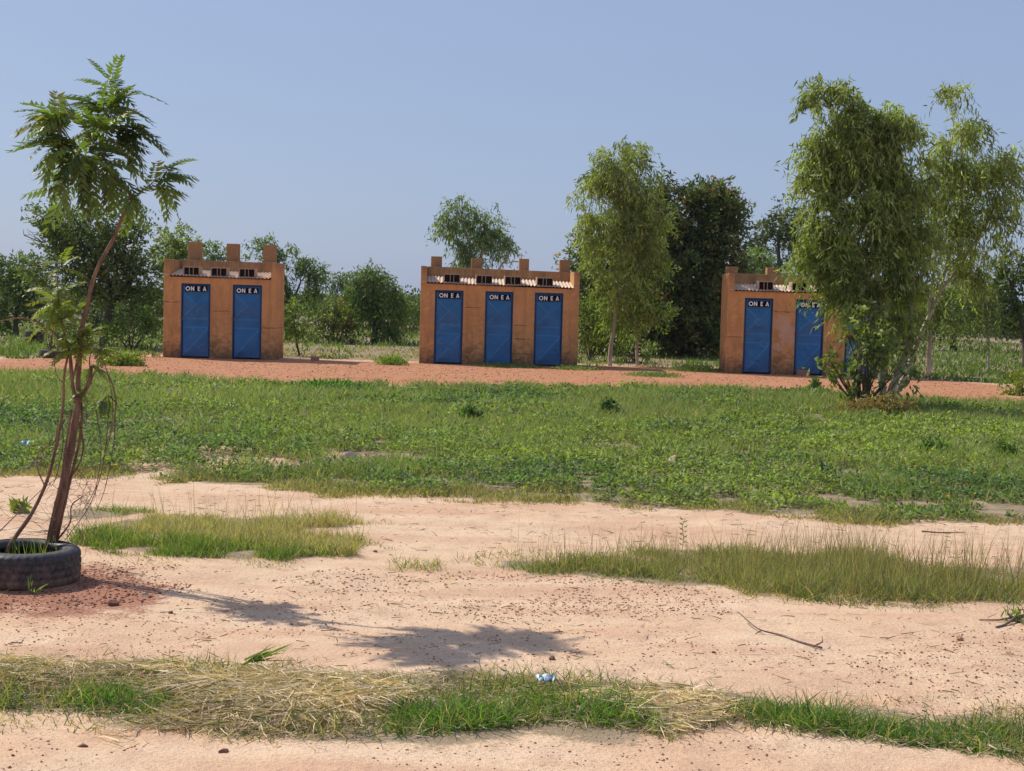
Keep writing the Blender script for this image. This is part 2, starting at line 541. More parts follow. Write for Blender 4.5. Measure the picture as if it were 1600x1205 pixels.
# ------------------------------------------------------------------ zones on the ground (as seen from the photographer's spot)
Z_FIELD = poly([(-240, 590), (60, 588), (230, 590), (450, 604), (700, 609), (1000, 607), (1250, 614), (1450, 630), (1860, 640),
                (1860, 832), (1600, 818), (1400, 812), (1200, 800), (1000, 792), (900, 781), (760, 778), (600, 769), (400, 763), (300, 748), (180, 738), (0, 735), (-240, 733)])
Z_PATH = poly([(-80, 566), (0, 563), (120, 556), (250, 557), (440, 561), (655, 567), (905, 572), (960, 572), (1130, 578), (1390, 585), (1450, 594), (1560, 600), (1620, 603),
               (1620, 632), (1440, 626), (1250, 611), (1000, 604), (650, 605), (450, 600), (250, 586), (0, 583), (-80, 584)])
Z_ISLAND = poly([(118, 850), (150, 826), (200, 808), (260, 803), (380, 806), (450, 812), (520, 816), (505, 830), (545, 846), (562, 858), (500, 870), (400, 876), (280, 873), (180, 868)])
Z_ISLBACK = poly([(90, 800), (150, 792), (230, 792), (240, 800), (160, 806), (95, 810)])
Z_STRIP = poly([(780, 886), (880, 880), (950, 868), (1000, 860), (1100, 862), (1300, 872), (1480, 885), (1860, 905),
                (1860, 955), (1600, 943), (1400, 936), (1250, 926), (1150, 912), (1000, 903), (850, 893)])
Z_LINK = poly([(560, 876), (700, 878), (800, 882), (900, 886), (800, 896), (640, 890), (570, 884)])
Z_FRONT = poly([(-240, 1030), (0, 1033), (300, 1045), (500, 1052), (700, 1058), (900, 1068), (1100, 1084), (1200, 1098), (1400, 1108), (1860, 1135),
                (1860, 1200), (1600, 1180), (1450, 1172), (1250, 1150), (1150, 1140), (1000, 1168), (850, 1152), (700, 1157), (600, 1147), (300, 1132), (250, 1112), (0, 1102), (-240, 1100)])
Z_MOUND = poly([(-240, 885), (60, 885), (150, 897), (210, 905), (270, 914), (285, 926), (235, 940), (160, 952), (60, 958), (-240, 955)])
Z_BARE1 = poly([(180, 742), (210, 700), (300, 694), (430, 706), (480, 700), (560, 712), (600, 708), (620, 720), (560, 733), (470, 735), (400, 745), (300, 745)])

Z_BARES = [poly(q) for q in ([(205, 655), (260, 648), (300, 655), (270, 668), (215, 668)], [(1010, 716), (1075, 712), (1100, 728), (1040, 736)], [(1490, 706), (1570, 700), (1590, 716), (1510, 722)],
           [(220, 606), (330, 600), (420, 612), (340, 626), (240, 622)], [(1180, 655), (1240, 650), (1260, 662), (1200, 668)], [(1500, 648), (1640, 640), (1640, 655), (1520, 660)])]

Z_SAND0 = poly([(-240, 880), (560, 884), (800, 900), (1150, 922), (1660, 955), (1660, 1120), (1100, 1070), (600, 1045), (-240, 1025)])
Z_TRACK0 = poly([(-240, 745), (600, 780), (1660, 830), (1660, 900), (1000, 850), (560, 880), (540, 810), (100, 795), (-240, 850)])
def soften(Pz, x, y, w):
    """antialiased polygon membership with a noisy edge"""
    s = np.zeros_like(x)
    k = 0
    for a in (-1, 0, 1):
        for b in (-1, 0, 1):
            s += inside(Pz, x + a * w, y + b * w * 2); k += 1
    return s / k

def H(x, y):
    x = np.asarray(x, float); y = np.asarray(y, float)
    near = np.clip((34 - y) / 6, 0, 1)
    h = (fbm(x * 0.5 + 40, y * 0.5 + 40, 4) - 0.5) * 0.07 * near
    h = h + (fbm(x * 3 + 40, y * 3 + 40, 3) - 0.5) * 0.026 * near
    h = h + np.maximum(0, fbm(x * 6.5 + 4, y * 6.5 + 4, 2) - 0.52) * 0.05 * near * np.clip(fbm(x * .7, y * .7, 2) * 3 - 1, 0, 1)
    # wheel ruts of the track that crosses from left to right behind the grass strips
    for y0, y1, dep in ((10.6, -0.10, 0.016), (9.7, -0.10, 0.010), (7.2, -0.05, 0.008), (7.9, -0.05, 0.008)):
        yc = y0 + y1 * x + 0.25 * np.sin(x * 0.5 + y0)
        h = h - dep * np.exp(-((y - yc) / 0.16) ** 2)
    return h

def Hs(x, y):
    return float(H(np.array([x]), np.array([y]))[0])

def ground_sheet():
    def axis(lo, hi, step, start, grow, end):
        a = list(np.arange(lo, hi, step))
        s = step; v = a[-1]
        while v < end:
            s *= grow; v += s; a.append(v)
        return a
    ys = axis(4.2, 13, 0.055, 0, 1.05, 7000)
    neg = [4.2 - k for k in (0.3, 0.8, 1.6, 3, 6, 12, 30, 80, 300, 1500)]
    ys = np.array(neg[::-1] + ys)
    xp = axis(0, 5.2, 0.06, 0, 1.07, 7000)
    xs = np.array([-v for v in xp[1:]][::-1] + xp)
    X, Y = np.meshgrid(xs, ys)
    Zh = H(X, Y)
    V = np.stack([X, Y, Zh], -1).reshape(-1, 3)
    ny, nx = X.shape
    i = np.arange(ny * nx).reshape(ny, nx)
    Fc = np.stack([i[:-1, :-1], i[:-1, 1:], i[1:, 1:], i[1:, :-1]], -1).reshape(-1, 4)
    me = np_mesh('ground', V, Fc.ravel(), np.full(len(Fc), 4), None, True)
    x, y = V[:, 0], V[:, 1]
    w = 0.25 + 0.02 * np.clip(y, 0, 60)
    wx = x + (fbm(x * 0.9 + 9, y * 0.9 + 2, 4) - 0.5) * 2.2 * w
    wy = y + (fbm(x * 0.9 + 99, y * 0.9 + 52, 4) - 0.5) * 1.6 * w
    e = 0.04 + 0.004 * np.clip(y, 0, 60)
    red = soften(Z_PATH, wx, wy, e * 2)
    soil = np.zeros_like(x)
    for Pz in (Z_FIELD, Z_ISLAND, Z_ISLBACK, Z_STRIP, Z_FRONT):
        soil = np.maximum(soil, soften(Pz, wx, wy, e))
    soil = np.maximum(soil, 0.45 * soften(Z_LINK, wx, wy, e))
    behind = ((y > 30) & (red < 0.3)) | (np.abs(x) > 40)
    soil = np.where(behind, 0.85, soil)
    # ochre ground close behind and between the buildings
    apron = np.clip(1 - np.abs(y - 36.3) / 1.6, 0, 1) * (np.abs(x) < 11)
    red = np.maximum(red, apron * 0.8); soil = soil * (1 - apron * 0.9)
    bare = soften(Z_BARE1, wx, wy, e)
    soil = soil * (1 - 0.62 * bare)
    gr = soften(Z_MOUND, wx, wy, 0.12)
    corner = np.clip(1 - np.hypot((x - 3.1) / 1.1, (y - 6.9) / 0.7), 0, 1)
    gr = np.maximum(gr, corner * 0.45)
    c = np.ones((len(V), 4), np.float32)
    c[:, 0] = red; c[:, 1] = soil; c[:, 2] = gr
    a = me.attributes.new('zone', 'FLOAT_COLOR', 'POINT')
    a.data.foreach_set('color', c.ravel())
    o = link('ground', me, GROUND)
    tag(o, kind='structure')
ground_sheet()

# far ridge
def ridge():
    Y0 = 1500.0
    V = []; Fc = []
    xs = np.linspace(-1200, 1200, 160)
    prof = 1.5 + 3.5 * fbm(xs / 160 + 3, xs * 0 + 2, 4) + 2.6 * np.exp(-((xs + 110) / 70) ** 2)
    ds = np.linspace(-1, 1, 13)
    for d in ds:
        k = math.cos(d * math.pi / 2) ** 1.2 if abs(d) < 1 else 0
        for x, p in zip(xs, prof):
            n = float(vnoise(np.array([x / 25]), np.array([d * 9 + 4]))[0])
            V.append((x, Y0 + d * 220, p * k * (0.85 + 0.3 * n) - 0.3))
    nx = len(xs)
    for j in range(len(ds) - 1):
        for i in range(nx - 1):
            a = j * nx + i
            Fc += [a, a + 1, a + nx + 1, a + nx]
    me = np_mesh('hill', np.array(V), Fc, np.full(len(Fc) // 4, 4), None, True)
    tag(link('hill', me, HILL), kind='structure')
ridge()

# ------------------------------------------------------------------ latrine blocks
def letters(mb, x0, z0, h, y0, y1, m, word_x):
    w = h * 0.11
    def bar(p, q, t):
        (ax, az), (bx, bz) = p, q
        dx, dz = bx - ax, bz - az
        L = math.hypot(dx, dz); nx, nz = -dz / L * t / 2, dx / L * t / 2
        mb.prism([(ax + nx, az + nz), (ax - nx, az - nz), (bx - nx, bz - nz), (bx + nx, bz + nz)], y0, y1, m)
    t = h * 0.20
    # O
    cx, cz, ro, ri = x0 + word_x[0], z0 + h / 2, h * 0.52, h * 0.31
    n = 18
    for k in range(n):
        a, b = 2 * math.pi * k / n, 2 * math.pi * (k + 1) / n
        mb.prism([(cx + ro * math.cos(a), cz + ro * math.sin(a)), (cx + ri * math.cos(a), cz + ri * math.sin(a)),
                  (cx + ri * math.cos(b), cz + ri * math.sin(b)), (cx + ro * math.cos(b), cz + ro * math.sin(b))], y0, y1, m)
    # N
    cx = x0 + word_x[1]; hw = h * 0.40
    mb.prism([(cx - hw, z0), (cx - hw + t, z0), (cx - hw + t, z0 + h * 0.62), (cx + hw - t, z0), (cx + hw, z0), (cx + hw, z0 + h), (cx + hw - t, z0 + h), (cx + hw - t, z0 + h * 0.38), (cx - hw + t, z0 + h), (cx - hw, z0 + h)], y0, y1, m)
    # E
    cx = x0 + word_x[2]; hw = h * 0.28
    mb.prism([(cx - hw, z0), (cx + hw, z0), (cx + hw, z0 + t), (cx - hw + t, z0 + t), (cx - hw + t, z0 + h * .41), (cx + hw * .8, z0 + h * .41), (cx + hw * .8, z0 + h * .59),
              (cx - hw + t, z0 + h * .59), (cx - hw + t, z0 + h - t), (cx + hw, z0 + h - t), (cx + hw, z0 + h), (cx - hw, z0 + h)], y0, y1, m)
    # A
    cx = x0 + word_x[3]; hw = h * 0.40
    mb.prism([(cx - hw, z0), (cx - hw + t * 1.05, z0), (cx, z0 + h * 0.72), (cx + hw - t * 1.05, z0), (cx + hw, z0), (cx + t * 0.5, z0 + h), (cx - t * 0.5, z0 + h)], y0, y1, m)
    mb.box((cx - hw * 0.52, y0 + 0.0005, z0 + h * .2), (cx + hw * 0.52, y1 - 0.0005, z0 + h * .37), m)

def door_panel(w, h, rs, dent):
    """sheet steel leaf, cross-broken into shallow facets, with dents"""
    rr = random.Random(rs)
    nx, nz = 34, 90
    V = []; W_ = []
    dents = [(rr.uniform(.2, .8) * w, rr.uniform(.1, .75) * h, rr.uniform(.05, .16), rr.uniform(-1, 1) * dent) for _ in range(9)]
    def tri(x, z, x0, x1, z0, z1, d):
        u = (x - x0) / (x1 - x0) * 2 - 1; v = (z - z0) / (z1 - z0) * 2 - 1
        if abs(u) > 1 or abs(v) > 1: return 0
        return d * (1 - max(abs(u), abs(v)))
    kU, kL = rr.uniform(.8, 1.2), rr.uniform(.8, 1.2)
    for k in range(nz + 1):
        for i in range(nx + 1):
            x = w * i / nx; z = h * k / nz
            y = 0.0
            y -= tri(x, z, 0.03, w * 0.98, h * 0.57, h * 0.88, 0.040 * kU)
            # lower half: a crease running up to the right
            zz = z / (h * 0.41)
            if zz < 1:
                s = (x / w - zz)
                y += (-0.034 * kL * (1 - min(1, abs(s) / 0.8)) * min(1, 6 * min(zz, 1 - zz)))
            for (dx, dz, dr, dd) in dents:
                q = ((x - dx) ** 2 + ((z - dz) * 1.4) ** 2) / dr ** 2
                if q < 4: y += dd * math.exp(-q * 2)
            # horizontal ribs where inner rails are welded
            for zr in (0.41, 0.53):
                y -= 0.006 * math.exp(-((z / h - zr) / 0.006) ** 2)
            e = min(1, 12 * min(x / w, 1 - x / w))
            V.append((x, y * e, z))
            # folds, ribs and left dent rims painted paler, standing in for light
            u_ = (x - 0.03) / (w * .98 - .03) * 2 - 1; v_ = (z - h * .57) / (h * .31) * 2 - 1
            relief_light = 0.0
            if abs(v_) < 1: relief_light = max(0, 1 - abs(abs(u_) - abs(v_)) / .09) * (.9 if u_ < 0 else .35)
            if zz < 1 and abs(x / w - zz) < .05: relief_light = .8 * (1 - abs(x / w - zz) / .05)
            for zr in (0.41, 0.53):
                relief_light = max(relief_light, .6 * math.exp(-((z / h - zr) / 0.009) ** 2))
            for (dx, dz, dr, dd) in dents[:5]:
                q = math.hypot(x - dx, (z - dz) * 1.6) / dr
                relief_light = max(relief_light, dent * 22 * max(0, 1 - abs(q - .8) / .22) * (1 if (x - dx) < 0 else .2))
            W_.append((min(1, relief_light) * e,) * 3)
    Fc = []
    for k in range(nz):
        for i in range(nx):
            a = k * (nx + 1) + i
            if (i + k) % 2: Fc += [a, a + 1, a + nx + 2, a, a + nx + 2, a + nx + 1]
            else: Fc += [a, a + 1, a + nx + 1, a + 1, a + nx + 2, a + nx + 1]
    return np_mesh('door_panel', np.array(V), Fc, np.full(len(Fc) // 3, 3), np.array(W_))

def latrine(label, p0, rz, W, doors, vents, chimneys, chim_top, patch, drop=0.0, sheet_shift=0.0, seed=1, deep=1.35, cracks=()):
    rr = random.Random(seed)
    root = empty('latrine_block', p0, rz)
    tag(root, label, 'latrine block', 'latrine blocks')
    T = 0.15
    TOP, EAVE = 2.47, 2.035
    wallm = plaster_material('ochre_plaster', (0.67, 0.335, 0.135), patch, cracks)
    dh = 1.87
    dz0 = 0.03
    # front wall: one outline with the door openings and both raised ends
    o = [(0, -0.3)]
    for (a, b) in doors:
        o += [(a, -0.3), (a, dh), (b, dh - 0.002), (b, -0.3)]
    o += [(W, -0.3), (W, TOP - drop), (W - T, TOP - drop + 0.003), (W - T, EAVE - drop), (T, EAVE), (T, TOP), (0, TOP + 0.004)]
    mb = MB()
    mb.prism(o, 0, T)
    mb.prism([(0, 0), (1, 0), (1, 1), (0, 1)], 0, 0)if False else None
    # side walls and rear wall, butted together; the heads slope a little by hand
    def wall_box(x0, x1, y0, y1, zl, zr):
        i = len(mb.v)
        mb.v += [(x0, y0, -0.3), (x1, y0, -0.3), (x1, y1, -0.3), (x0, y1, -0.3), (x0, y0, zl), (x1, y0, zr), (x1, y1, zr), (x0, y1, zl)]
        for q in ((0, 3, 2, 1), (4, 5, 6, 7), (0, 1, 5, 4), (1, 2, 6, 5), (2, 3, 7, 6), (3, 0, 4, 7)):
            mb.face([i + k for k in q])
    wall_box(0, T, T, deep, TOP, TOP)
    wall_box(W - T, W, T, deep, TOP - drop, TOP - drop)
    wall_box(T, W - T, deep - T, deep - 0.002, TOP + 0.02, TOP - drop + 0.015)
    wl = mb.build('wall', wallm, root)
    bv = wl.modifiers.new('bevel', 'BEVEL'); bv.width = 0.012; bv.segments = 2; bv.limit_method = 'ANGLE'; bv.angle_limit = R(50)
    # concrete threshold slab under the front
    # corrugated sheet: slopes from the rear wall down to the front
    nw = int((W - 0.05) / 0.012)
    V = []
    x0s, x1s = 0.03, W - 0.16 if seed == 1 else W - 0.05
    rows = 8
    for j in range(rows + 1):
        t = j / rows
        for i in range(nw + 1):
            u = i / nw
            xx = x0s + (x1s - x0s) * u
            # only the eave reaches past the raised ends; behind them the sheet sits between the walls
            if j > 0:
                xx = min(max(xx, T + 0.004), W - T - 0.004)
            y = -0.075 + (deep - T + 0.075 - 0.01) * (0 if j == 0 else (0.055 if j == 1 else (t - 1 / rows) / (1 - 1 / rows) * 0.93 + 0.07))
            z = EAVE + 0.035 + 0.19 * (y + 0.075) / deep - drop * u + 0.016 * math.sin(2 * math.pi * xx / 0.088) + 0.01 * math.sin(xx * 2.1 + seed) 
            if j == 0: z += 0.012 * (vnoise(np.array([xx * 2 + seed]), np.array([1.5]))[0] - 0.5)
            V.append((xx, y, z))
    Fc = []
    for j in range(rows):
        for i in range(nw):
            a = j * (nw + 1) + i
            Fc += [a, a + 1, a + nw + 2, a + nw + 1]
    me = np_mesh('roof_sheet', np.array(V), Fc, np.full(len(Fc) // 4, 4), None, True)
    rf = link('roof_sheet', me, SHEET, root)
    sd = rf.modifiers.new('solid', 'SOLIDIFY'); sd.thickness = 0.004
    # screened vents standing on the front wall head
    for (a, b) in vents:
        mb = MB()
        z0 = EAVE + 0.055 - drop * (a / W); z1 = z0 + 0.185
        yf, yb = 0.0, 0.42
        t = 0.026
        mb.box((a - t, yf, z1), (b + t * .6, yb, z1 + 0.03))
        mb.box((a - t, yf + .004, z0 - 0.03), (a, yb - .01, z1 - 0.001))
        mb.box((b, yf + .004, z0 - 0.03), (b + t * .5, yb - .01, z1 - 0.001))
        mb.box((a + .001, yf + .006, z0 - 0.03), (b - .001, yb - .012, z0 - 0.002))
        vt = mb.build('vent', CLAY, root)
        mb = MB(); mb.box((a + .002, yf + 0.10, z0 - .001), (b - .002, yf + .11, z1 - .001))  # dark sheet behind the bars, paints in the shade of the opening
        mb.build('vent_dark_sheet', DARKHOLE, vt)
        mb = MB()
        for fx in (0.36, 0.60):
            xm = a + (b - a) * (fx + rr.uniform(-.02, .02))
            mb.box((xm - 0.008, yf + 0.03, z0), (xm + 0.008, yf + .05, z1 - .002))
        mb.build('vent_bar', CLAY, vt)
    # vent shafts rising behind the rear wall
    for k, (a, b) in enumerate(chimneys):
        mb = MB()
        ht = chim_top[k] if hasattr(chim_top, '__len__') else chim_top
        mb.box((a, deep + .002, -0.3), (b, deep + .002 + 0.30, ht))
        s = mb.build('vent_shaft', wallm, root)
        bv = s.modifiers.new('bevel', 'BEVEL'); bv.width = 0.012; bv.segments = 2
    # doors
    for k, (a, b) in enumerate(doors):
        w, h = b - a, dh - dz0
        fr = MB()
        f = 0.03
        fr.box((0.001, 0, 0), (f, 0.05, h - .001)); fr.box((w - f, 0, 0), (w - .001, 0.05, h - .001)); fr.box((f, 0.001, h - f), (w - f, 0.05, h - .002))
        d = fr.build('door', BLUE_FRAME, root, loc=(a, 0.012, dz0))
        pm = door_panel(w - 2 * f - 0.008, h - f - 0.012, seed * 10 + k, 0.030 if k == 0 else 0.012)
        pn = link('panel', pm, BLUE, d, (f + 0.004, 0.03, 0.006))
        sd = pn.modifiers.new('solid', 'SOLIDIFY'); sd.thickness = 0.004; sd.offset = 1
        # lock and handle on the left edge, bolt at the foot
        hb = MB()
        hb.box((0.035, -0.016, h * 0.505), (0.105, 0.012, h * 0.545))
        hb.tube([(0.05, -0.016, h * 0.535), (0.05, -0.05, h * 0.535), (-0.03, -0.05, h * 0.537)], 0.008, 6)
        hb.build('handle', STEEL, d)
        if k != 1:
            bb = MB()
            bb.tube([(w - 0.045, -0.012, 0.16), (w - 0.045, -0.012, 0.33)], 0.008, 6)
            bb.box((w - 0.065, -0.008, 0.20), (w - 0.025, 0.008, 0.225)); bb.box((w - 0.065, -0.008, 0.28), (w - 0.025, 0.008, 0.305))
            bb.build('bolt', STEEL, d)
        # black strip with white stencilled capitals
        lx = 0.09 + rr.uniform(-.01, .01); lw = w * 0.765
        lz = h - 0.205 + rr.uniform(-.012, .012)
        pb = MB()
        pb.box((lx, -0.002, lz), (lx + lw, 0.004, lz + 0.145), 0)
        hh = 0.108
        letters(pb, lx, lz + 0.018, hh, -0.005, -0.0021, 1, [lw * .125, lw * .335, lw * .62, lw * .875])
        pb.build('sign_strip', [BLACK, WHITE], d)
    return root

p1a, p1b = G(254.5, 558.3), G(430, 560.4)
L1 = latrine('ochre latrine block with two blue doors and three tall vent shafts, left of the photo',
             p1a, R(1.0), 2.83, [(0.44, 1.17), (1.73, 2.46)], [(0.50, 0.87), (1.19, 1.56), (1.89, 2.26)],
             [(0.31, 0.64), (1.31, 1.62), (2.26, 2.58)], [2.96, 2.94, 2.93], None, drop=0.02, seed=1, cracks=[(1.25, 1.68, 1.2), (2.5, 2.83, .8), (.0, .4, 1.4)])
L2 = latrine('ochre latrine block with three blue doors and four short vent shafts, in the middle',
             G(654.6, 567.8), R(3.0), 4.04, [(0.37, 1.09), (1.65, 2.36), (2.91, 3.63)],
             [(0.60, 0.98), (1.42, 1.80), (2.15, 2.53), (2.97, 3.35)], [(0.24, 0.53), (1.30, 1.57), (2.56, 2.82), (3.63, 3.91)],
             [2.76, 2.74, 2.76, 2.76], None, drop=0.05, seed=2, cracks=[(2.38, 2.72, 1.03), (2.40, 2.78, .68), (2.38, 2.85, .30), (1.15, 1.5, 1.45)])
L3 = latrine('ochre latrine block with peeling plaster, its right half hidden by the weeping tree',
             G(1133.4, 583.2), R(-0.5), 4.0, [(0.42, 1.12), (1.68, 2.38), (2.92, 3.62)],
             [(0.76, 1.10), (1.58, 1.92), (2.36, 2.70), (3.1, 3.45)], [(0.12, 0.40), (1.14, 1.42), (2.34, 2.62), (3.4, 3.68)],
             [2.66, 2.66, 2.66, 2.66], [(1.32, 1.25, 0.26, 0.22), (1.50, 1.0, 0.2, 0.3), (1.28, 0.72, 0.13, 0.13)], drop=0.02, seed=3, deep=1.2, cracks=[(1.15, 1.6, 1.55), (.02, .38, .9)])

# ------------------------------------------------------------------ tyres
def tyre_mesh(Rm=0.31, hgt=0.205, rim=0.19, seg=168, seed=1):
    """lies on its side: round shoulders, tread blocks cut by grooves, open bead"""
    prof = []
    # (radius, z, tread weight)
    hz = hgt
    prof += [(rim, 0.035, 0), (rim + .02, 0.012, 0), (Rm - 0.08, 0.0, 0), (Rm - 0.035, 0.006, 0), (Rm - 0.012, 0.018, 0.6)]
    zs = np.linspace(0.03, hz - 0.03, 15)
    rows = [0.6] + [1] * 13 + [0.6]
    for i, z in enumerate(zs):
        prof.append((Rm - 0.010 * ((z - hz / 2) / (hz / 2)) ** 2, z, 1 if i not in (3, 7, 11) else 2))
    prof += [(Rm - 0.012, hz - 0.018, 0.6), (Rm - 0.035, hz - 0.006, 0.3), (Rm - 0.06, hz - 0.001, 0), (Rm - 0.062, hz - 0.006, 0), (Rm - 0.08, hz - .002, 0), (rim + .02, hz - 0.012, 0), (rim, hz - 0.035, 0),
             (rim + 0.012, hz - 0.05, 0), (Rm - 0.03, hz - 0.04, 0), (Rm - 0.02, hz / 2, 0), (Rm - 0.03, 0.04, 0), (rim + .012, 0.05, 0)]
    V = []; Fc = []
    n = len(prof)
    for s in range(seg):
        a = 2 * math.pi * s / seg
        for j, (r, z, w) in enumerate(prof):
            rr_ = r
            if w == 2: rr_ -= 0.011
            elif w > 0:
                skew = int((j // 4) * 2)
                if (s + skew) % 4 == 0: rr_ -= 0.010 * w
            V.append((rr_ * math.cos(a), rr_ * math.sin(a), z))
    for s in range(seg):
        s2 = (s + 1) % seg
        for j in range(n):
            j2 = (j + 1) % n
            Fc += [s * n + j, s2 * n + j, s2 * n + j2, s * n + j2]
    return np_mesh('tyre', np.array(V), Fc, np.full(len(Fc) // 4, 4))

ty_me = tyre_mesh()
TC = Vector((G(130, 905).x - 0.31, (G(60, 926).y + 0.31), 0))
big = link('tyre', ty_me, TYRE_WORN, None, (TC.x, TC.y, Hs(TC.x, TC.y) - 0.008))
big.rotation_euler = (R(0.8), R(1.0), 0.3)
tag(big, 'worn black car tyre lying flat round the foot of the young neem tree', 'tyre')
far_me = tyre_mesh(0.31, 0.19, 0.19, 48)
def far_tyre(u, v, dz, label, group=None, tilt=(0, 0), sc=1.0, Y=None):
    p = G(u, v)
    o = link('tyre', far_me, RUBBER_DUST, None, (p.x, p.y + 0.31 * sc, dz))
    o.rotation_euler = (tilt[0], tilt[1], random.uniform(0, 3)); o.scale = (sc, sc, sc)
    tag(o, label, 'tyre', group)
    return p
far_tyre(75, 560, 0, 'dusty tyre lying flat on its own beside the red path at far left', None, (R(3), R(4)), 1.0)
far_tyre(49, 537, 0.0, 'lower tyre of the stack of two in the green crops at far left', None, (0, R(-4)), 0.93)
far_tyre(49, 537, 0.185, 'upper tyre of the stack of two in the green crops at far left', None, (R(3), R(3)), 0.93)

# ------------------------------------------------------------------ trees and bushes
def colour_var(n, base, rng=0.3, yellow=0.0, brown=0.0, group_n=None):
    g = group_n or n
    b = np.array(base)[None] * np.array([[1.75, 1.55, 1.15]])
    k = (1 + rng * (RNG.random((g, 1)) * 2 - 1))
    c = b * k
    if yellow > 0:
        y = RNG.random((g, 1)) ** 2 * yellow
        c = c * (1 - y) + np.array([[0.30, 0.31, 0.06]]) * y
    if brown > 0:
        m = (RNG.random((g, 1)) < brown)
        c = np.where(m, np.array([[0.22, 0.13, 0.06]]) * k, c)
    if g != n: c = np.repeat(c, n // g, 0)
    c = c * (0.62 + 0.82 * RNG.random((n, 1)))
    return c

def crown_arrays(blobs, Y, leaf_l, leaf_w, cover, droop=0.3, sprig=0.35, per=14, base=(0.07, 0.11, 0.03), rng=0.3, yellow=0.2, brown=0.0, gap=0.47, gscale=1.4, flat=1.0, leafdrop=0.3, inner=0.4, jag=0.22, ydepth=0.85):
    sc = F / Y
    Ps = []; cents = []
    out = []
    for b in blobs:
        u, v, ru, rv = b[:4]
        dy = b[4] if len(b) > 4 else 0
        dens = b[5] if len(b) > 5 else 1.0
        c = np.array(at(u, v, Y + dy)); rx, rz = ru / sc, rv / sc; ry = min(max(rx, rz * 0.6), rx * 1.3) * ydepth
        cents.append((Vector(c), rx, rz))
        area = math.pi * rx * rz
        n = int(1.7 * cover * dens * area / (leaf_l * leaf_w * 0.5) / per)
        n = max(n, 6)
        m = int(n * 4.5)
        d = rnd_dir(m)
        r = RNG.random((m, 1)) ** inner
        r *= 1 + jag * (noise3(d * 2.0 + c, 1.3)[:, None] - 0.5) * 4
        P = c + d * r * np.array([rx, ry, rz])
        keep = noise3(P, gscale) > gap + RNG.normal(size=m) * 0.03
        P = P[keep][:n]; d = d[keep][:n]
        out.append((P, d))
    P = np.concatenate([a for a, _ in out]); D0 = np.concatenate([b for _, b in out])
    ns = len(P)
    dirs = unit(D0 * 0.7 + rnd_dir(ns) * 0.6 + np.array([0, 0, 0.35]))
    t = np.tile(np.linspace(0.05, 1, per), ns)[:, None]
    Pr = np.repeat(P, per, 0); Dr = np.repeat(dirs, per, 0)
    SL = np.repeat(sprig * (0.6 + 0.8 * RNG.random((ns, 1))), per, 0)
    down = np.array([0, 0, -1.0])
    pos = Pr + Dr * SL * t + down * droop * SL * t ** 2 * 1.6
    pos += RNG.normal(size=pos.shape) * sprig * 0.11
    n = len(pos)
    LD = unit(Dr * 0.5 + rnd_dir(n) * 1.0 + down * leafdrop * (0.4 + 2.2 * RNG.random((n, 1))))
    S = unit(np.cross(LD, rnd_dir(n)))
    L = leaf_l * (0.6 + 0.7 * RNG.random(n)); W = leaf_w * (0.7 + 0.6 * RNG.random(n))
    C = colour_var(n, base, rng, yellow, brown, ns)
    return pos, LD, S, L, W, C, cents, P

def tree(name, label, cat, blobs, Y, trunks, bark, group=None, limb=0.035, twigs=5, **kw):
    """trunks: list of ([(u, v, dy) ...], r0, r1), pixels of the photograph at distance Y"""
    pos, LD, S, L, W, C, cents, P = crown_arrays(blobs, Y, **kw)
    b0 = trunks[0][0][0]
    base = at(b0[0], b0[1], Y + (b0[2] if len(b0) > 2 else 0))
    root = empty(name, (base.x, base.y, 0))
    tag(root, label, cat, group)
    off = np.array([base.x, base.y, 0.0])
    cm = leaf_mesh('crown', pos - off, LD, S, L, W, C)
    link('crown', cm, LEAF, root)
    mb = MB(); nodes = []
    for pts, r0, r1 in trunks:
        pp = [at(q[0], q[1], Y + (q[2] if len(q) > 2 else 0)) - Vector(off) for q in pts]
        if pts is trunks[0][0] : pp[0] = Vector((pp[0].x, pp[0].y, -0.05))
        sp = smooth_path(pp, 4)
        rad = taper(r0, r1, len(sp))
        mb.tube(sp, rad, 8)
        nodes += [(p, r) for p, r in zip(sp, rad)][len(sp) // 4:]
    lb = mb
    for (c, rx, rz) in cents:
        c = c - Vector(off)
        below = [(p, r) for p, r in nodes if p.z < c.z + rz * 0.2] or nodes[:1]
        s, r = min(below, key=lambda q: (q[0] - c).length + 0.6 * max(0, q[0].z - c.z + rz * 0.5))
        r = min(r * 0.7, limb)
        w = wiggle(s, c, 4, 0.06)
        lb.tube(w, taper(r, r * 0.5, 5), 5)
        for k in range(twigs):
            dd = Vector(rnd_dir(1)[0]); dd.z = abs(dd.z) * 0.8 + .1
            e = c + Vector((dd.x * rx * .6, dd.y * rx * .6, dd.z * rz * .6))
            s2 = w[random.choice((2, 3, 4))]
            lb.tube(wiggle(s2, e, 3, 0.07), taper(r * 0.5, r * 0.12, 4), 4)
    lb.build('trunk', bark, root, smooth=True)
    return root

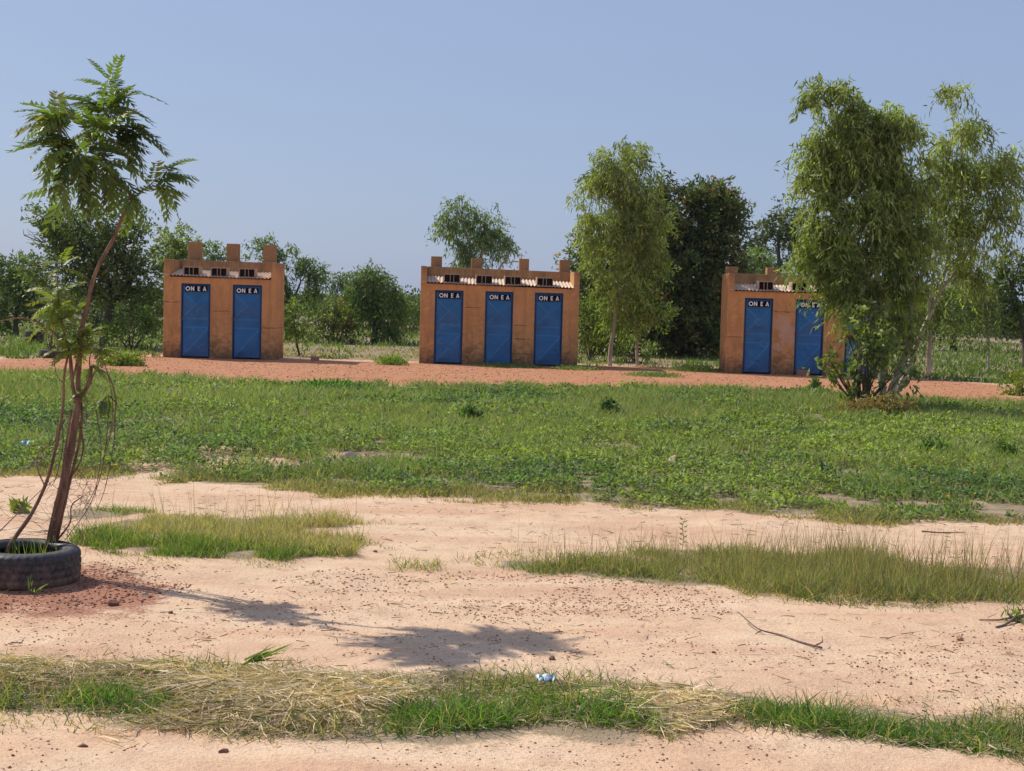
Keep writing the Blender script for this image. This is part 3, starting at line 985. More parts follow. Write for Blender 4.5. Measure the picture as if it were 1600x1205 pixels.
def bush(name, label, cat, blobs, Y, group=None, stems=4, bark=None, **kw):
    pos, LD, S, L, W, C, cents, P = crown_arrays(blobs, Y, **kw)
    base = G(blobs[0][0], 100 + 470)  # direction only
    c0 = cents[0][0]
    root = empty(name, (c0.x, c0.y, 0)); tag(root, label, cat, group)
    off = np.array([c0.x, c0.y, 0.0])
    keep = pos[:, 2] > 0.01
    link('foliage', leaf_mesh('foliage', pos[keep] - off, LD[keep], S[keep], L[keep], W[keep], C[keep]), LEAF, root)
    mb = MB()
    for (c, rx, rz) in cents:
        c = c - Vector(off)
        for k in range(stems):
            a = random.uniform(0, 6.28)
            s = Vector((.04 * math.cos(a), .04 * math.sin(a), -0.03))
            e = c + Vector((math.cos(a) * rx * .6, math.sin(a) * rx * .5, rz * random.uniform(0, .7)))
            mb.tube(wiggle(s, e, 3, 0.06), taper(0.018, 0.005, 4), 4)
    mb.build('stems', bark or BARK_DARK, root)
    return root

EUC = dict(leaf_l=0.15, leaf_w=0.028, droop=0.6, sprig=0.38, per=16, leafdrop=0.85, base=(0.145, 0.185, 0.078), yellow=0.6, rng=0.55)
BROAD = dict(leaf_l=0.11, leaf_w=0.05, droop=0.2, sprig=0.3, per=12, leafdrop=0.15)

# the large weeping tree in the right half (main mass)
O_Y = 24.0
tree('eucalyptus_tree', 'tall weeping eucalyptus with dense drooping leaves standing before the right-hand latrine block', 'tree',
     [(1300, 190, 42, 55), (1283, 262, 36, 55), (1345, 235, 55, 60), (1400, 215, 38, 42), (1425, 275, 28, 55), (1300, 335, 46, 55), (1370, 325, 60, 70),
      (1288, 395, 38, 36), (1345, 415, 52, 48), (1410, 390, 42, 65, 0, .9), (1440, 340, 22, 50, 0, .6), (1262, 412, 22, 20, 0, .7), (1325, 462, 34, 30, 0, .7), (1395, 455, 34, 40, 0, .6), (1275, 155, 22, 28, 0, .7), (1385, 185, 38, 28, 0, .8), (1400, 500, 26, 30, 0, .5), (1345, 478, 34, 34, 0, .8), (1378, 515, 28, 36, 0, .7), (1312, 478, 18, 34, 0, .6)],
     O_Y, [([(1376, 650), (1378, 600), (1376, 545), (1374, 480), (1366, 400), (1350, 300), (1330, 200)], 0.085, 0.02),
           ([(1384, 640), (1400, 590), (1420, 540), (1424, 480), (1422, 400), (1415, 300), (1405, 220)], 0.075, 0.02)], BARK_PALE,
     cover=4.3, gap=0.485, gscale=2.6, limb=0.03, jag=.3, **{**EUC, 'leaf_l': 0.14, 'leaf_w': 0.03, 'yellow': 0.55, 'sprig': .3})
tree('eucalyptus_tree', 'slender open eucalyptus leaning right, its lit crown at the right edge of the photo', 'tree',
     [(1490, 165, 26, 30), (1500, 210, 34, 36), (1535, 250, 42, 40), (1480, 250, 30, 40, 0, .7), (1510, 300, 55, 45), (1560, 290, 30, 40), (1470, 330, 30, 50, 0, .7), (1545, 340, 35, 45, 0, .7), (1500, 380, 45, 40, 0, .7), (1455, 420, 35, 50, 0, .6), (1500, 440, 40, 40, 0, .45)],
     O_Y + 1.0, [([(1385, 645), (1412, 590), (1440, 520), (1466, 460), (1488, 380), (1505, 300), (1500, 200)], 0.055, 0.012),
                 ([(1466, 460), (1510, 400), (1550, 330), (1565, 280)], 0.03, 0.01), ([(1450, 500), (1462, 400), (1475, 300), (1490, 200)], 0.025, 0.01)], BARK_PALE,
     cover=2.6, gap=0.52, gscale=2.6, limb=0.018, **{**EUC, 'leaf_l': 0.14, 'leaf_w': 0.026, 'yellow': 0.7})
bush('broadleaf_shrub', 'large-leaved shrub sprawling under the weeping eucalyptus trunks', 'shrub',
     [(1350, 555, 42, 45), (1320, 585, 32, 28, 0, .8), (1298, 578, 18, 18, 0, .7), (1385, 570, 32, 50, 0, .8), (1365, 500, 42, 30, 0, .8), (1405, 590, 20, 26, 0, .6), (1350, 605, 34, 24), (1335, 530, 26, 40, 0, .8)],
     23.0, cover=1.15, gap=0.50, gscale=3.0, leaf_l=0.13, leaf_w=0.055, droop=0.5, sprig=0.35, per=10, leafdrop=0.5, base=(0.085, 0.115, 0.045), yellow=0.35, rng=0.35, brown=0.05, jag=.3)
bush('dry_bush', 'low brownish half-dry bush at the foot of the weeping eucalyptus', 'bush',
     [(1370, 645, 44, 22), (1340, 640, 25, 16), (1400, 640, 25, 22)], 22.0, cover=2.3, gap=0.42, gscale=3, leaf_l=0.10, leaf_w=0.02, droop=0.5, sprig=0.22, per=12,
     leafdrop=0.5, base=(0.16, 0.12, 0.06), yellow=0.35, rng=0.4, brown=0.35)

# middle: slender white-stemmed tree in front of the huge dark one
tree('eucalyptus_tree', 'slender pale-trunked eucalyptus with a feathery top before the big dark tree', 'tree',
     [(950, 265, 42, 42), (985, 255, 25, 35), (925, 310, 22, 45, 0, .7), (960, 320, 38, 45), (1000, 320, 32, 45), (980, 375, 40, 40), (935, 355, 22, 40, 0, .5), (1020, 360, 25, 50, 0, .7), (945, 400, 30, 40, 0, .5), (962, 450, 28, 45, 0, .6), (990, 440, 24, 45, 0, .6)],
     38.0, [([(953, 567), (954, 545), (961, 500), (966, 440), (970, 380), (965, 310), (955, 250)], 0.06, 0.015), ([(965, 470), (985, 420), (1000, 350)], 0.03, 0.01)], BARK_PALE,
     cover=2.6, gap=0.475, gscale=1.9, **{**EUC, 'yellow': .65, 'leaf_l': 0.17, 'leaf_w': 0.035})
tree('young_tree', 'young light green tree with thin pale stem between middle and right blocks', 'tree',
     [(1000, 420, 32, 45), (985, 470, 30, 45, 0, .8), (1030, 450, 28, 50, 0, .8), (1000, 500, 45, 30), (960, 500, 25, 30, 0, .6), (1030, 500, 25, 25, 0, .7)],
     38.5, [([(996, 568), (995, 540), (997, 490), (1000, 430), (1003, 390)], 0.045, 0.012)], BARK_PALE,
     cover=1.5, gap=0.47, gscale=1.6, leaf_l=0.13, leaf_w=0.045, droop=0.5, sprig=0.35, per=12, leafdrop=0.5, base=(0.085, 0.135, 0.04), yellow=0.45)
tree('broadleaf_tree', 'huge dark dense tree with brownish flowering tips between middle and right blocks', 'tree',
     [(1080, 335, 55, 48), (1040, 350, 50, 52), (905, 440, 22, 40, 0, .8), (920, 480, 30, 45), (970, 520, 45, 35), (1120, 360, 42, 60), (1010, 390, 50, 60), (1080, 420, 70, 80), (1130, 430, 35, 60), (945, 430, 45, 60, 0, .9), (930, 395, 26, 30, 0, .7), (985, 350, 30, 35, 0, .7), (1060, 490, 80, 60), (1110, 500, 50, 50),
      (940, 500, 35, 50, 0, .8), (1000, 480, 60, 60), (1040, 310, 30, 25, 0, .6), (1110, 305, 30, 22, 0, .6), (1140, 340, 22, 25, 0, .6), (1080, 540, 70, 22, 0, 1)],
     46.0, [([(1075, 560), (1070, 520), (1072, 450), (1080, 380)], 0.28, 0.09), ([(1066, 520), (1030, 450), (1010, 390)], 0.16, 0.05), ([(1075, 500), (1110, 430), (1125, 370)], 0.14, 0.05)], BARK_DARK,
     cover=4.2, gap=0.40, gscale=1.0, limb=0.07, leaf_l=0.17, leaf_w=0.065, droop=0.3, sprig=0.5, per=12, leafdrop=0.2, base=(0.052, 0.077, 0.031), yellow=0.2, rng=0.45, brown=0.12, jag=.5)
bush('shrub', 'light green shrub at the foot of the slender pale-trunked eucalyptus', 'shrub',
     [(925, 510, 24, 38), (950, 525, 22, 28), (915, 480, 15, 30, 0, .7)], 41.0, cover=1.9, gap=0.44, base=(0.08, 0.12, 0.035), yellow=.35, **BROAD)
bush('shrub', 'low leafy shrub under the thin young tree beside the middle block', 'shrub',
     [(1000, 545, 26, 14), (975, 548, 18, 12, .3, .8)], 40.0, cover=1.6, gap=0.44, base=(0.075, 0.12, 0.035), yellow=.35, **BROAD)

# behind the middle block
tree('eucalyptus_tree', 'airy pale-stemmed eucalyptus rising behind the middle latrine block', 'tree',
     [(712, 330, 20, 26), (702, 372, 17, 32, 0, .8), (716, 405, 22, 30, 0, .6), (757, 345, 22, 26), (768, 382, 26, 32), (752, 415, 26, 24), (738, 372, 12, 34, 0, .4), (800, 378, 13, 26, 0, .5), (792, 404, 18, 20, 0, .7), (812, 410, 12, 14, 0, .5)],
     56.0, [([(742, 545), (742, 480), (738, 420), (733, 380), (715, 330)], 0.16, 0.03), ([(741, 450), (752, 400), (758, 350)], 0.08, 0.03), ([(738, 430), (722, 400), (708, 350)], 0.06, 0.02), ([(745, 470), (780, 420), (800, 390)], 0.06, 0.02)], BARK_PALE,
     cover=2.6, gap=0.48, gscale=1.4, **{**EUC, 'leaf_l': 0.2, 'leaf_w': 0.045, 'sprig': .6, 'base': (0.085, 0.125, 0.06), 'yellow': .35})

# left background
tree('broadleaf_tree', 'big rounded tree with forked dark trunk just left of the left block', 'tree',
     [(95, 350, 45, 38), (150, 355, 50, 40), (205, 380, 40, 42), (60, 385, 38, 35), (120, 400, 60, 45), (180, 430, 55, 45), (225, 430, 28, 50), (60, 420, 30, 30, 0, .7), (215, 480, 35, 30, 0, .9), (120, 450, 50, 35, 0, .8), (38, 368, 22, 20, 0, 1)],
     42.0, [([(160, 545), (163, 520), (172, 485), (178, 470)], 0.13, 0.1), ([(178, 470), (195, 450), (215, 425)], 0.08, 0.04), ([(178, 470), (165, 430), (140, 390)], 0.08, 0.04), ([(178, 470), (182, 420), (185, 380)], 0.07, 0.03)], BARK_DARK,
     cover=2.1, gap=0.45, gscale=1.1, limb=0.05, leaf_l=0.13, leaf_w=0.06, droop=0.25, sprig=0.4, per=12, leafdrop=0.2, base=(0.06, 0.09, 0.035), yellow=0.25, rng=0.3, jag=.3)
tree('broadleaf_tree', 'dense green tree at the far left edge of the photo behind the crops', 'tree',
     [(35, 430, 32, 30), (5, 440, 30, 35), (30, 470, 35, 35), (-10, 480, 30, 40), (60, 480, 22, 30, 0, .8)],
     50.0, [([(25, 540), (25, 500), (30, 450)], 0.12, 0.05)], BARK_DARK, cover=2.3, gap=0.43, gscale=1.1, base=(0.055, 0.095, 0.04), yellow=.2, **{**BROAD, 'leaf_l': .14, 'leaf_w': .06})
tree('broadleaf_tree', 'yellow-green round tree showing above the left end of the left block', 'tree',
     [(272, 375, 28, 22), (262, 400, 24, 25), (295, 395, 22, 25), (280, 430, 35, 30)], 62.0, [([(275, 530), (275, 460), (275, 400)], 0.14, 0.05)], BARK_DARK,
     cover=2.0, gap=0.44, gscale=1.0, base=(0.10, 0.14, 0.035), yellow=.5, **{**BROAD, 'leaf_l': .16, 'leaf_w': .07})
tree('broadleaf_tree', 'small tree top showing between the left block\'s first and second vent shafts', 'tree',
     [(330, 395, 20, 18), (340, 420, 26, 24)], 64.0, [([(335, 530), (335, 460), (333, 400)], 0.1, 0.04)], BARK_DARK,
     cover=2.0, gap=0.44, base=(0.065, 0.11, 0.04), yellow=.25, **{**BROAD, 'leaf_l': .15, 'leaf_w': .06})
tree('weeping_tree', 'grey-green loose tree rising behind the right end of the left block', 'tree',
     [(410, 390, 22, 20), (402, 410, 22, 24), (440, 405, 26, 24), (470, 430, 30, 26), (485, 425, 18, 20), (455, 455, 34, 30), (425, 440, 28, 40), (480, 470, 24, 25, 0, .7)],
     52.0, [([(450, 535), (450, 490), (446, 440), (430, 400)], 0.14, 0.04), ([(450, 490), (470, 440)], .07, .03)], BARK_DARK,
     cover=1.8, gap=0.455, gscale=1.1, leaf_l=0.17, leaf_w=0.045, droop=0.7, sprig=0.45, per=13, leafdrop=0.7, base=(0.065, 0.105, 0.045), yellow=.25)
tree('young_tree', 'small light green tree with a thin dark stem beside the left block', 'tree',
     [(462, 495, 24, 24), (450, 515, 14, 16), (475, 515, 16, 18), (463, 480, 15, 12, 0, .7)], 39.0, [([(469, 551), (464, 538), (460, 510), (462, 490)], 0.035, 0.012)], BARK_DARK,
     cover=1.7, gap=0.45, gscale=2, leaf_l=0.10, leaf_w=0.04, droop=.4, sprig=.25, per=12, leafdrop=.4, base=(0.09, 0.14, 0.05), yellow=.35)
bush('shrub', 'round brown-tinged green bush between the left and middle blocks', 'bush',
     [(525, 495, 28, 28), (515, 510, 20, 22), (540, 515, 20, 20)], 50.0, cover=2.2, gap=0.43, base=(0.075, 0.10, 0.03), yellow=.3, brown=.12, **{**BROAD, 'leaf_l': .14, 'leaf_w': .055})
tree('acacia_tree', 'small flat-topped dark tree behind the bushes between left and middle blocks', 'tree',
     [(525, 440, 18, 7), (545, 447, 20, 12), (530, 455, 16, 9)], 75.0, [([(537, 525), (538, 480), (535, 445)], 0.12, 0.05)], BARK_DARK,
     cover=2.2, gap=0.40, leaf_l=.16, leaf_w=.07, droop=.1, sprig=.4, per=10, base=(0.05, 0.08, 0.03), yellow=.1)
tree('weeping_tree', 'bushy weeping tree with bright left side between left and middle blocks', 'tree',
     [(575, 445, 28, 28), (590, 470, 38, 40), (565, 490, 30, 35), (605, 490, 28, 35), (580, 430, 18, 18), (585, 515, 30, 14), (560, 455, 22, 30)],
     51.0, [([(585, 532), (586, 500), (583, 450)], 0.13, 0.04)], BARK_DARK, cover=2.3, gap=0.44, gscale=1.1, leaf_l=0.18, leaf_w=0.045, droop=0.8, sprig=0.45, per=13, leafdrop=0.8, base=(0.07, 0.115, 0.045), yellow=.35)
bush('shrub', 'low green bushes touching the left edge of the middle block', 'bush',
     [(640, 500, 20, 20), (628, 515, 14, 12), (650, 485, 15, 15)], 66.0, cover=2.0, gap=0.43, base=(0.06, 0.09, 0.03), yellow=.2, brown=.05, **{**BROAD, 'leaf_l': .17, 'leaf_w': .07})
bush('shrub', 'bright green shrub standing behind the lone tyre and left block', 'shrub',
     [(205, 505, 30, 26), (185, 520, 20, 20), (235, 520, 18, 22)], 40.0, cover=2.0, gap=0.43, gscale=2, base=(0.08, 0.135, 0.04), yellow=.3, **BROAD)
bush('shrub', 'small round bush on the red path beside the left block', 'bush',
     [(232, 562, 17, 11)], 36.0, cover=2.2, gap=0.40, gscale=3, leaf_l=.07, leaf_w=.03, sprig=.15, per=10, base=(0.075, 0.11, 0.025), yellow=.4)
bush('shrub', 'feathery pale green plant growing out of the lone tyre at far left', 'plant',
     [(82, 515, 16, 28), (88, 490, 12, 22)], 36.4, cover=.9, gap=0.42, gscale=3, leaf_l=.09, leaf_w=.012, sprig=.25, per=12, base=(0.10, 0.15, 0.07), yellow=.1)

# right background
tree('broadleaf_tree', 'dark round-headed tree standing far behind the right-hand block', 'tree',
     [(1225, 345, 26, 26), (1205, 365, 24, 24), (1240, 370, 22, 28), (1215, 395, 34, 26), (1190, 385, 16, 18, 0, .8)], 70.0,
     [([(1218, 525), (1218, 450), (1216, 380)], 0.2, 0.07)], BARK_DARK, cover=2.2, gap=0.44, gscale=0.9, leaf_l=.2, leaf_w=.09, sprig=.5, per=11, base=(0.045, 0.065, 0.028), yellow=.1, jag=.35)
tree('weeping_tree', 'pale grey-green tree showing just above the right-hand block\'s roof', 'tree',
     [(1180, 405, 26, 20), (1160, 420, 22, 20), (1205, 415, 24, 22), (1185, 440, 40, 25)], 55.0, [([(1180, 540), (1180, 470), (1178, 420)], 0.12, 0.04)], BARK_DARK,
     cover=2.0, gap=0.44, leaf_l=.16, leaf_w=.05, droop=.6, sprig=.4, per=12, leafdrop=.5, base=(0.09, 0.135, 0.065), yellow=.2)
tree('broadleaf_tree', 'dark broad-leaved tree with a stout trunk at the right edge of the photo', 'tree',
     [(1580, 440, 34, 36), (1560, 470, 30, 34), (1600, 480, 40, 45), (1595, 410, 22, 20, 0, .6), (1545, 500, 25, 25)], 44.0,
     [([(1606, 560), (1602, 530), (1590, 490), (1580, 440)], 0.16, 0.06)], BARK_DARK, cover=2.0, gap=0.45, gscale=1.1, leaf_l=.17, leaf_w=.08, sprig=.4, per=10, base=(0.045, 0.07, 0.028), yellow=.15, jag=.35)
tree('young_tree', 'grey-green tree with drooping crown between the leaning eucalyptus and right edge tree', 'tree',
     [(1530, 420, 26, 30), (1510, 450, 30, 34), (1545, 460, 22, 26), (1490, 480, 34, 28), (1530, 500, 35, 22)], 40.0,
     [([(1545, 565), (1545, 540), (1543, 490), (1535, 440)], 0.035, 0.015)], BARK_PALE, cover=1.6, gap=0.46, gscale=1.4, leaf_l=.14, leaf_w=.04, droop=.6, sprig=.35, per=12, leafdrop=.5, base=(0.075, 0.11, 0.045), yellow=.3)
tree('young_tree', 'tree with a straight grey trunk right behind the leaning eucalyptus', 'tree',
     [(1450, 460, 34, 34), (1470, 490, 30, 28), (1430, 500, 28, 26, 0, .7)], 37.0,
     [([(1451, 568), (1452, 540), (1452, 500), (1450, 455)], 0.08, 0.03)], BARK_PALE, cover=1.7, gap=0.455, gscale=1.4, leaf_l=.14, leaf_w=.045, droop=.6, sprig=.35, per=12, leafdrop=.5, base=(0.065, 0.10, 0.04), yellow=.3)
tree('broadleaf_tree', 'low dark spreading tree far behind, between the leaning eucalyptus trunks and the right edge', 'tree',
     [(1500, 470, 45, 28), (1450, 490, 40, 25), (1545, 480, 35, 28), (1420, 480, 30, 28), (1500, 500, 60, 18)], 62.0,
     [([(1490, 525), (1492, 500), (1495, 470)], 0.16, 0.06)], BARK_DARK, cover=2.6, gap=0.42, gscale=.9, leaf_l=.18, leaf_w=.08, sprig=.45, per=10, base=(0.04, 0.06, 0.028), yellow=.12, jag=.35)
tree('broadleaf_tree', 'dark low tree seen through the gap just left of the big left tree', 'tree',
     [(150, 500, 50, 24), (110, 510, 40, 20), (215, 490, 35, 28)], 56.0,
     [([(150, 532), (152, 515), (150, 500)], 0.12, 0.06)], BARK_DARK, cover=2.4, gap=0.42, gscale=.9, leaf_l=.16, leaf_w=.07, sprig=.4, per=10, base=(0.035, 0.055, 0.026), yellow=.1)
bush('shrub', 'yellow-green bush at the right edge of the photo beyond the field', 'bush',
     [(1600, 600, 26, 26), (1590, 620, 16, 14)], 29.0, cover=2.3, gap=0.42, gscale=2.5, leaf_l=.09, leaf_w=.045, sprig=.2, per=10, base=(0.10, 0.14, 0.025), yellow=.55, brown=.06)

# distant scrub that reads as one mass
def scrub():
    n_b = 420
    Ps = []; Ds = []; Ls = []; Ws = []; Cs = []
    for k in range(n_b):
        Y = 75 + 260 * RNG.random() ** 1.3
        X = (RNG.random() * 2 - 1) * Y * 0.46
        r = 1.0 + 2.2 * RNG.random(); h = 0.9 + 0.9 * RNG.random()
        n = int(420 * (75 / Y) + 90)
        d = rnd_dir(n); d[:, 2] = np.abs(d[:, 2])
        rad = RNG.random((n, 1)) ** 0.35 * (0.8 + 0.5 * RNG.random((n, 1)))
        P = np.array([X, Y, h * 0.25]) + d * rad * np.array([r, r, h])
        Ps.append(P); Ds.append(unit(d + rnd_dir(n)))
        s = 0.13 * (Y / 75) ** 0.7
        Ls.append(np.full(n, s * 1.6)); Ws.append(np.full(n, s))
        base = np.array([0.055, 0.085, 0.033]) * (0.75 + 0.6 * RNG.random())
        if RNG.random() < .25: base = base * np.array([1.5, 1.25, 0.9])
        Cs.append(base * (0.7 + 0.6 * RNG.random((n, 1))))
    P = np.concatenate(Ps); D = np.concatenate(Ds)
    me = leaf_mesh('distant_scrub', P, D, unit(np.cross(D, rnd_dir(len(P)))), np.concatenate(Ls), np.concatenate(Ws), np.concatenate(Cs))
    tag(link('distant_scrub', me, LEAF), 'distant belt of scrub and low trees along the horizon', 'scrub', kind='stuff')
scrub()

# ------------------------------------------------------------------ ground vegetation
def scatter(Pz, dens, near_boost=1.0):
    x0, y0 = Pz.min(0); x1, y1 = Pz.max(0)
    n = int((x1 - x0) * (y1 - y0) * dens)
    x = x0 + (x1 - x0) * RNG.random(n); y = y0 + (y1 - y0) * RNG.random(n)
    w = 0.10 + 0.012 * np.clip(y, 0, 60)
    wx = x + (fbm(x * 1.7 + 9, y * 1.7 + 2, 5) - 0.5) * 6.0 * w
    wy = y + (fbm(x * 1.7 + 99, y * 1.7 + 52, 5) - 0.5) * 4.0 * w + RNG.normal(size=n) * 0.25 * w
    k = inside(Pz, wx, wy) & (np.abs(x) < 0.39 * y + 2.2)
    return x[k], y[k]

def field():
    """herbs and low grass of the field between the track and the red path"""
    x, y = scatter(Z_FIELD, 2100)
    pk = np.clip((13.5 / y) ** 0.9, 0.35, 1)
    k = RNG.random(len(x)) < pk
    x, y = x[k], y[k]
    patch = fbm(x * 0.55 + 3, y * 0.55 + 8, 4)
    clump = fbm(x * 2.8 + 13, y * 2.8 + 28, 3)
    bare = inside(Z_BARE1, x, y)
    fr = np.clip((y - 11.2) / 2.0, 0.0, 1)         # thinner towards the track
    keep = (clump > 0.36 + 0.14 * (1 - fr) + 0.20 * bare - 0.05 * RNG.random(len(x)))
    for zb in Z_BARES:
        keep &= ~(inside(zb, x + (fbm(x*4, y*4, 3)-.5)*.8, y + (fbm(x*4+9, y*4, 3)-.5)*.8) & (RNG.random(len(x)) < .55))
    holes = fbm(x * 0.9 + 70, y * 0.9 + 20, 4)
    keep &= (holes < 0.65 + 0.06 * RNG.random(len(x)))
    x, y, patch, clump, fr = [a[keep] for a in (x, y, patch, clump, fr)]
    n = len(x)
    herb = (patch + 0.34 * (RNG.random(n) - .5)) > 0.47
    hcan = (0.02 + 0.18 * np.clip(clump - 0.33, 0, .5) * 2) * (0.45 + 0.55 * fr)
    z = H(x, y) + hcan * (0.35 + 0.65 * RNG.random(n))
    far = (y / 14) ** 0.5
    # herbs: small broad leaves, tilted every way
    a = herb
    P = np.stack([x, y, z], 1)[a]
    m = len(P)
    D = unit(rnd_dir(m) * np.array([1, 1, 0.55]) + np.array([0, 0, 0.12]))
    Nn = unit(np.array([0, 0, 1.0]) + rnd_dir(m) * 0.75)
    S = unit(np.cross(D, Nn))
    cl = fbm(x[a] * 1.3 + 50, y[a] * 1.3 + 10, 3)[:, None]
    cl = np.clip((cl - .5) * 2.2 + .5, 0, 1)
    C = np.array([[0.185, 0.235, 0.08]]) * (1 - cl) + np.array([[0.25, 0.295, 0.07]]) * cl
    v2 = fbm(x[a] * .45 + 20, y[a] * .3 + 33, 3)[:, None]; v2 = np.clip((v2 - .5) * 3 + .5, 0, 1)
    C = C * (0.76 + 0.36 * v2) * np.where(v2 < .35, np.array([[.85, 1.0, 1.15]]), 1)
    C = C * (0.40 + 1.15 * RNG.random((m, 1)))
    me = leaf_mesh('field_herbs', P, D, S, (0.028 + 0.036 * RNG.random(m)) * far[a], (0.015 + 0.018 * RNG.random(m)) * far[a], C)
    tag(link('field_herbs', me, GRASS), 'low broad-leaved weeds covering the green field', 'weeds', kind='stuff')
    b = ~herb
    P = np.stack([x, y, H(x, y)], 1)[b]
    m = len(P)
    D = unit(np.array([0, 0, 1.0]) + rnd_dir(m) * 0.85)
    L = (0.06 + 0.11 * RNG.random(m)) * (0.5 + 0.6 * fr[b]) * (1 + 0.35 * (y[b] > 20))
    dry = (RNG.random((m, 1)) < (0.10 + 0.30 * (1 - fr[b][:, None])))
    C = np.where(dry, np.array([[0.46, 0.36, 0.21]]), np.array([[0.22, 0.25, 0.10]]) * (0.8 + 0.4 * fbm(P[:, 0] * .6, P[:, 1] * .5 + 7, 3)[:, None]))
    C = C * (0.7 + 0.6 * RNG.random((m, 1)))
    me = blade_mesh('field_grass', P, D, L, (0.006 + 0.004 * RNG.random(m)) * far[b] * 1.2, C, rnd_dir(m) * np.array([1, 1, .2]) * L[:, None] * 0.35)
    tag(link('field_grass', me, GRASS), 'fine grass growing among the field weeds', 'grass', kind='stuff')
    return n
field()

def tufts(name, label, Pz, dens, lmin, lmax, wid, cols, dryfrac, lean=0.5, cl_s=3.0, cl_t=0.38, bend=0.4, mat=None, dry_fn=None, cl_w=.05, height_fn=None, drycol=(0.40, 0.31, 0.16)):
    x, y = scatter(Pz, dens)
    cl = fbm(x * cl_s + 7, y * cl_s + 77, 3)
    k = cl > cl_t + cl_w * (RNG.random(len(x)) - .5)
    x, y, cl = x[k], y[k], cl[k]
    n = len(x)
    hm = height_fn(x, y) if height_fn else np.zeros(n)
    P = np.stack([x, y, H(x, y) + hm - 0.005], 1)
    D = unit(np.array([0, 0, 1.0]) + rnd_dir(n) * lean)
    L = (lmin + (lmax - lmin) * RNG.random(n) ** 1.4) * (0.55 + 0.9 * np.clip(cl - cl_t + .1, 0, .5) * 2) * (0.6 + 0.8 * fbm(x * 1.1 + 3, y * 1.6 + 6, 3))
    df = dry_fn(x, y) if dry_fn else dryfrac
    dry = RNG.random((n, 1)) < (df[:, None] if hasattr(df, '__len__') else df)
    c0 = np.array(cols[0]); c1 = np.array(cols[1])
    t = np.clip(fbm(x * 1.5 + 5, y * 1.5, 3)[:, None] * 2.2 - .6, 0, 1)
    C = np.where(dry, np.array([drycol]), c0 * (1 - t) + c1 * t)
    C = C * (0.65 + 0.7 * RNG.random((n, 1)))
    me = blade_mesh(name, P, D, L, wid * (0.7 + 0.6 * RNG.random(n)), C, rnd_dir(n) * np.array([1, 1, .3]) * L[:, None] * bend)
    tag(link(name, me, mat or GRASS), label, 'grass', kind='stuff')

GRN = ((0.12, 0.19, 0.045), (0.19, 0.24, 0.06))
isl_mid = G(300, 838).y
tufts('island_grass', 'low grass patch on the sand right of the neem, green in front and dry behind', Z_ISLAND, 9000, 0.03, 0.10, 0.005, GRN, .2, 0.7,
      cl_t=.34, dry_fn=lambda x, y: np.clip((y + 0.25 * x - 8.85 + .5 * (fbm(x * 2, y * 2, 2) - .5)) / 0.25, 0.10, 0.9), drycol=(.46, .36, .23))
tufts('track_edge_grass', 'thin creeping grass line behind the dry grass patch', Z_ISLBACK, 5000, 0.03, 0.07, 0.004, GRN, .2, .9, cl_t=.36)
tufts('strip_grass', 'long band of knee-high wispy grass on the right between the two sandy tracks', Z_STRIP, 9500, 0.025, 0.14, 0.0040,
      ((0.16, 0.195, 0.07), (0.22, 0.24, 0.085)),   .42, 0.95, cl_t=.40, cl_w=.25, cl_s=2.6, drycol=(.40, .31, .17))
tufts('strip_edge_grass', 'low dark creeping grass along the near edge of the right-hand band', poly([(900, 893), (1000, 900), (1150, 908), (1250, 922), (1400, 932), (1860, 945), (1860, 962), (1500, 950), (1400, 945), (1250, 934), (1150, 918), (1000, 908)]), 4500, .02, .06, .005, ((0.09, .14, .05), (.13, .17, .06)), .25, 1.2, cl_t=.42, cl_s=3.5)
tufts('sparse_grass', 'sparse low grass continuing the right-hand band towards the left', Z_LINK, 3000, 0.03, 0.08, 0.004, GRN, .4, .8, cl_t=.47, cl_s=3.5)
tufts('strip_seed_stalks', 'thin dry seed stalks standing above the right-hand grass band', Z_STRIP, 520, 0.13, 0.33, 0.0030, ((0.2, 0.17, 0.09), (0.24, 0.2, 0.11)), .5, 0.28, cl_t=.2, bend=.2, drycol=(.3, .21, .13))
tufts('island_seed_stalks', 'thin seed stalks standing above the left grass patch', Z_ISLAND, 110, 0.15, 0.30, 0.003, ((0.2, 0.17, 0.09), (0.24, 0.2, 0.11)), .5, 0.3, cl_t=.2, bend=.2)
# field margin along the track
Z_MARGIN = poly([(-240, 722), (0, 726), (180, 730), (300, 738), (400, 752), (600, 758), (760, 766), (900, 768), (1000, 778), (1200, 788), (1400, 800), (1860, 815),
                 (1860, 838), (1400, 820), (1200, 808), (1000, 799), (900, 788), (760, 784), (600, 774), (400, 770), (300, 752), (180, 744), (-240, 740)])
tufts('margin_grass', 'ragged short grass where the green field meets the sandy track', Z_MARGIN, 4200, 0.03, 0.10, 0.006, ((0.17, 0.19, 0.08), (0.22, 0.20, 0.10)), .5, .9, cl_t=.42, cl_s=2.2)

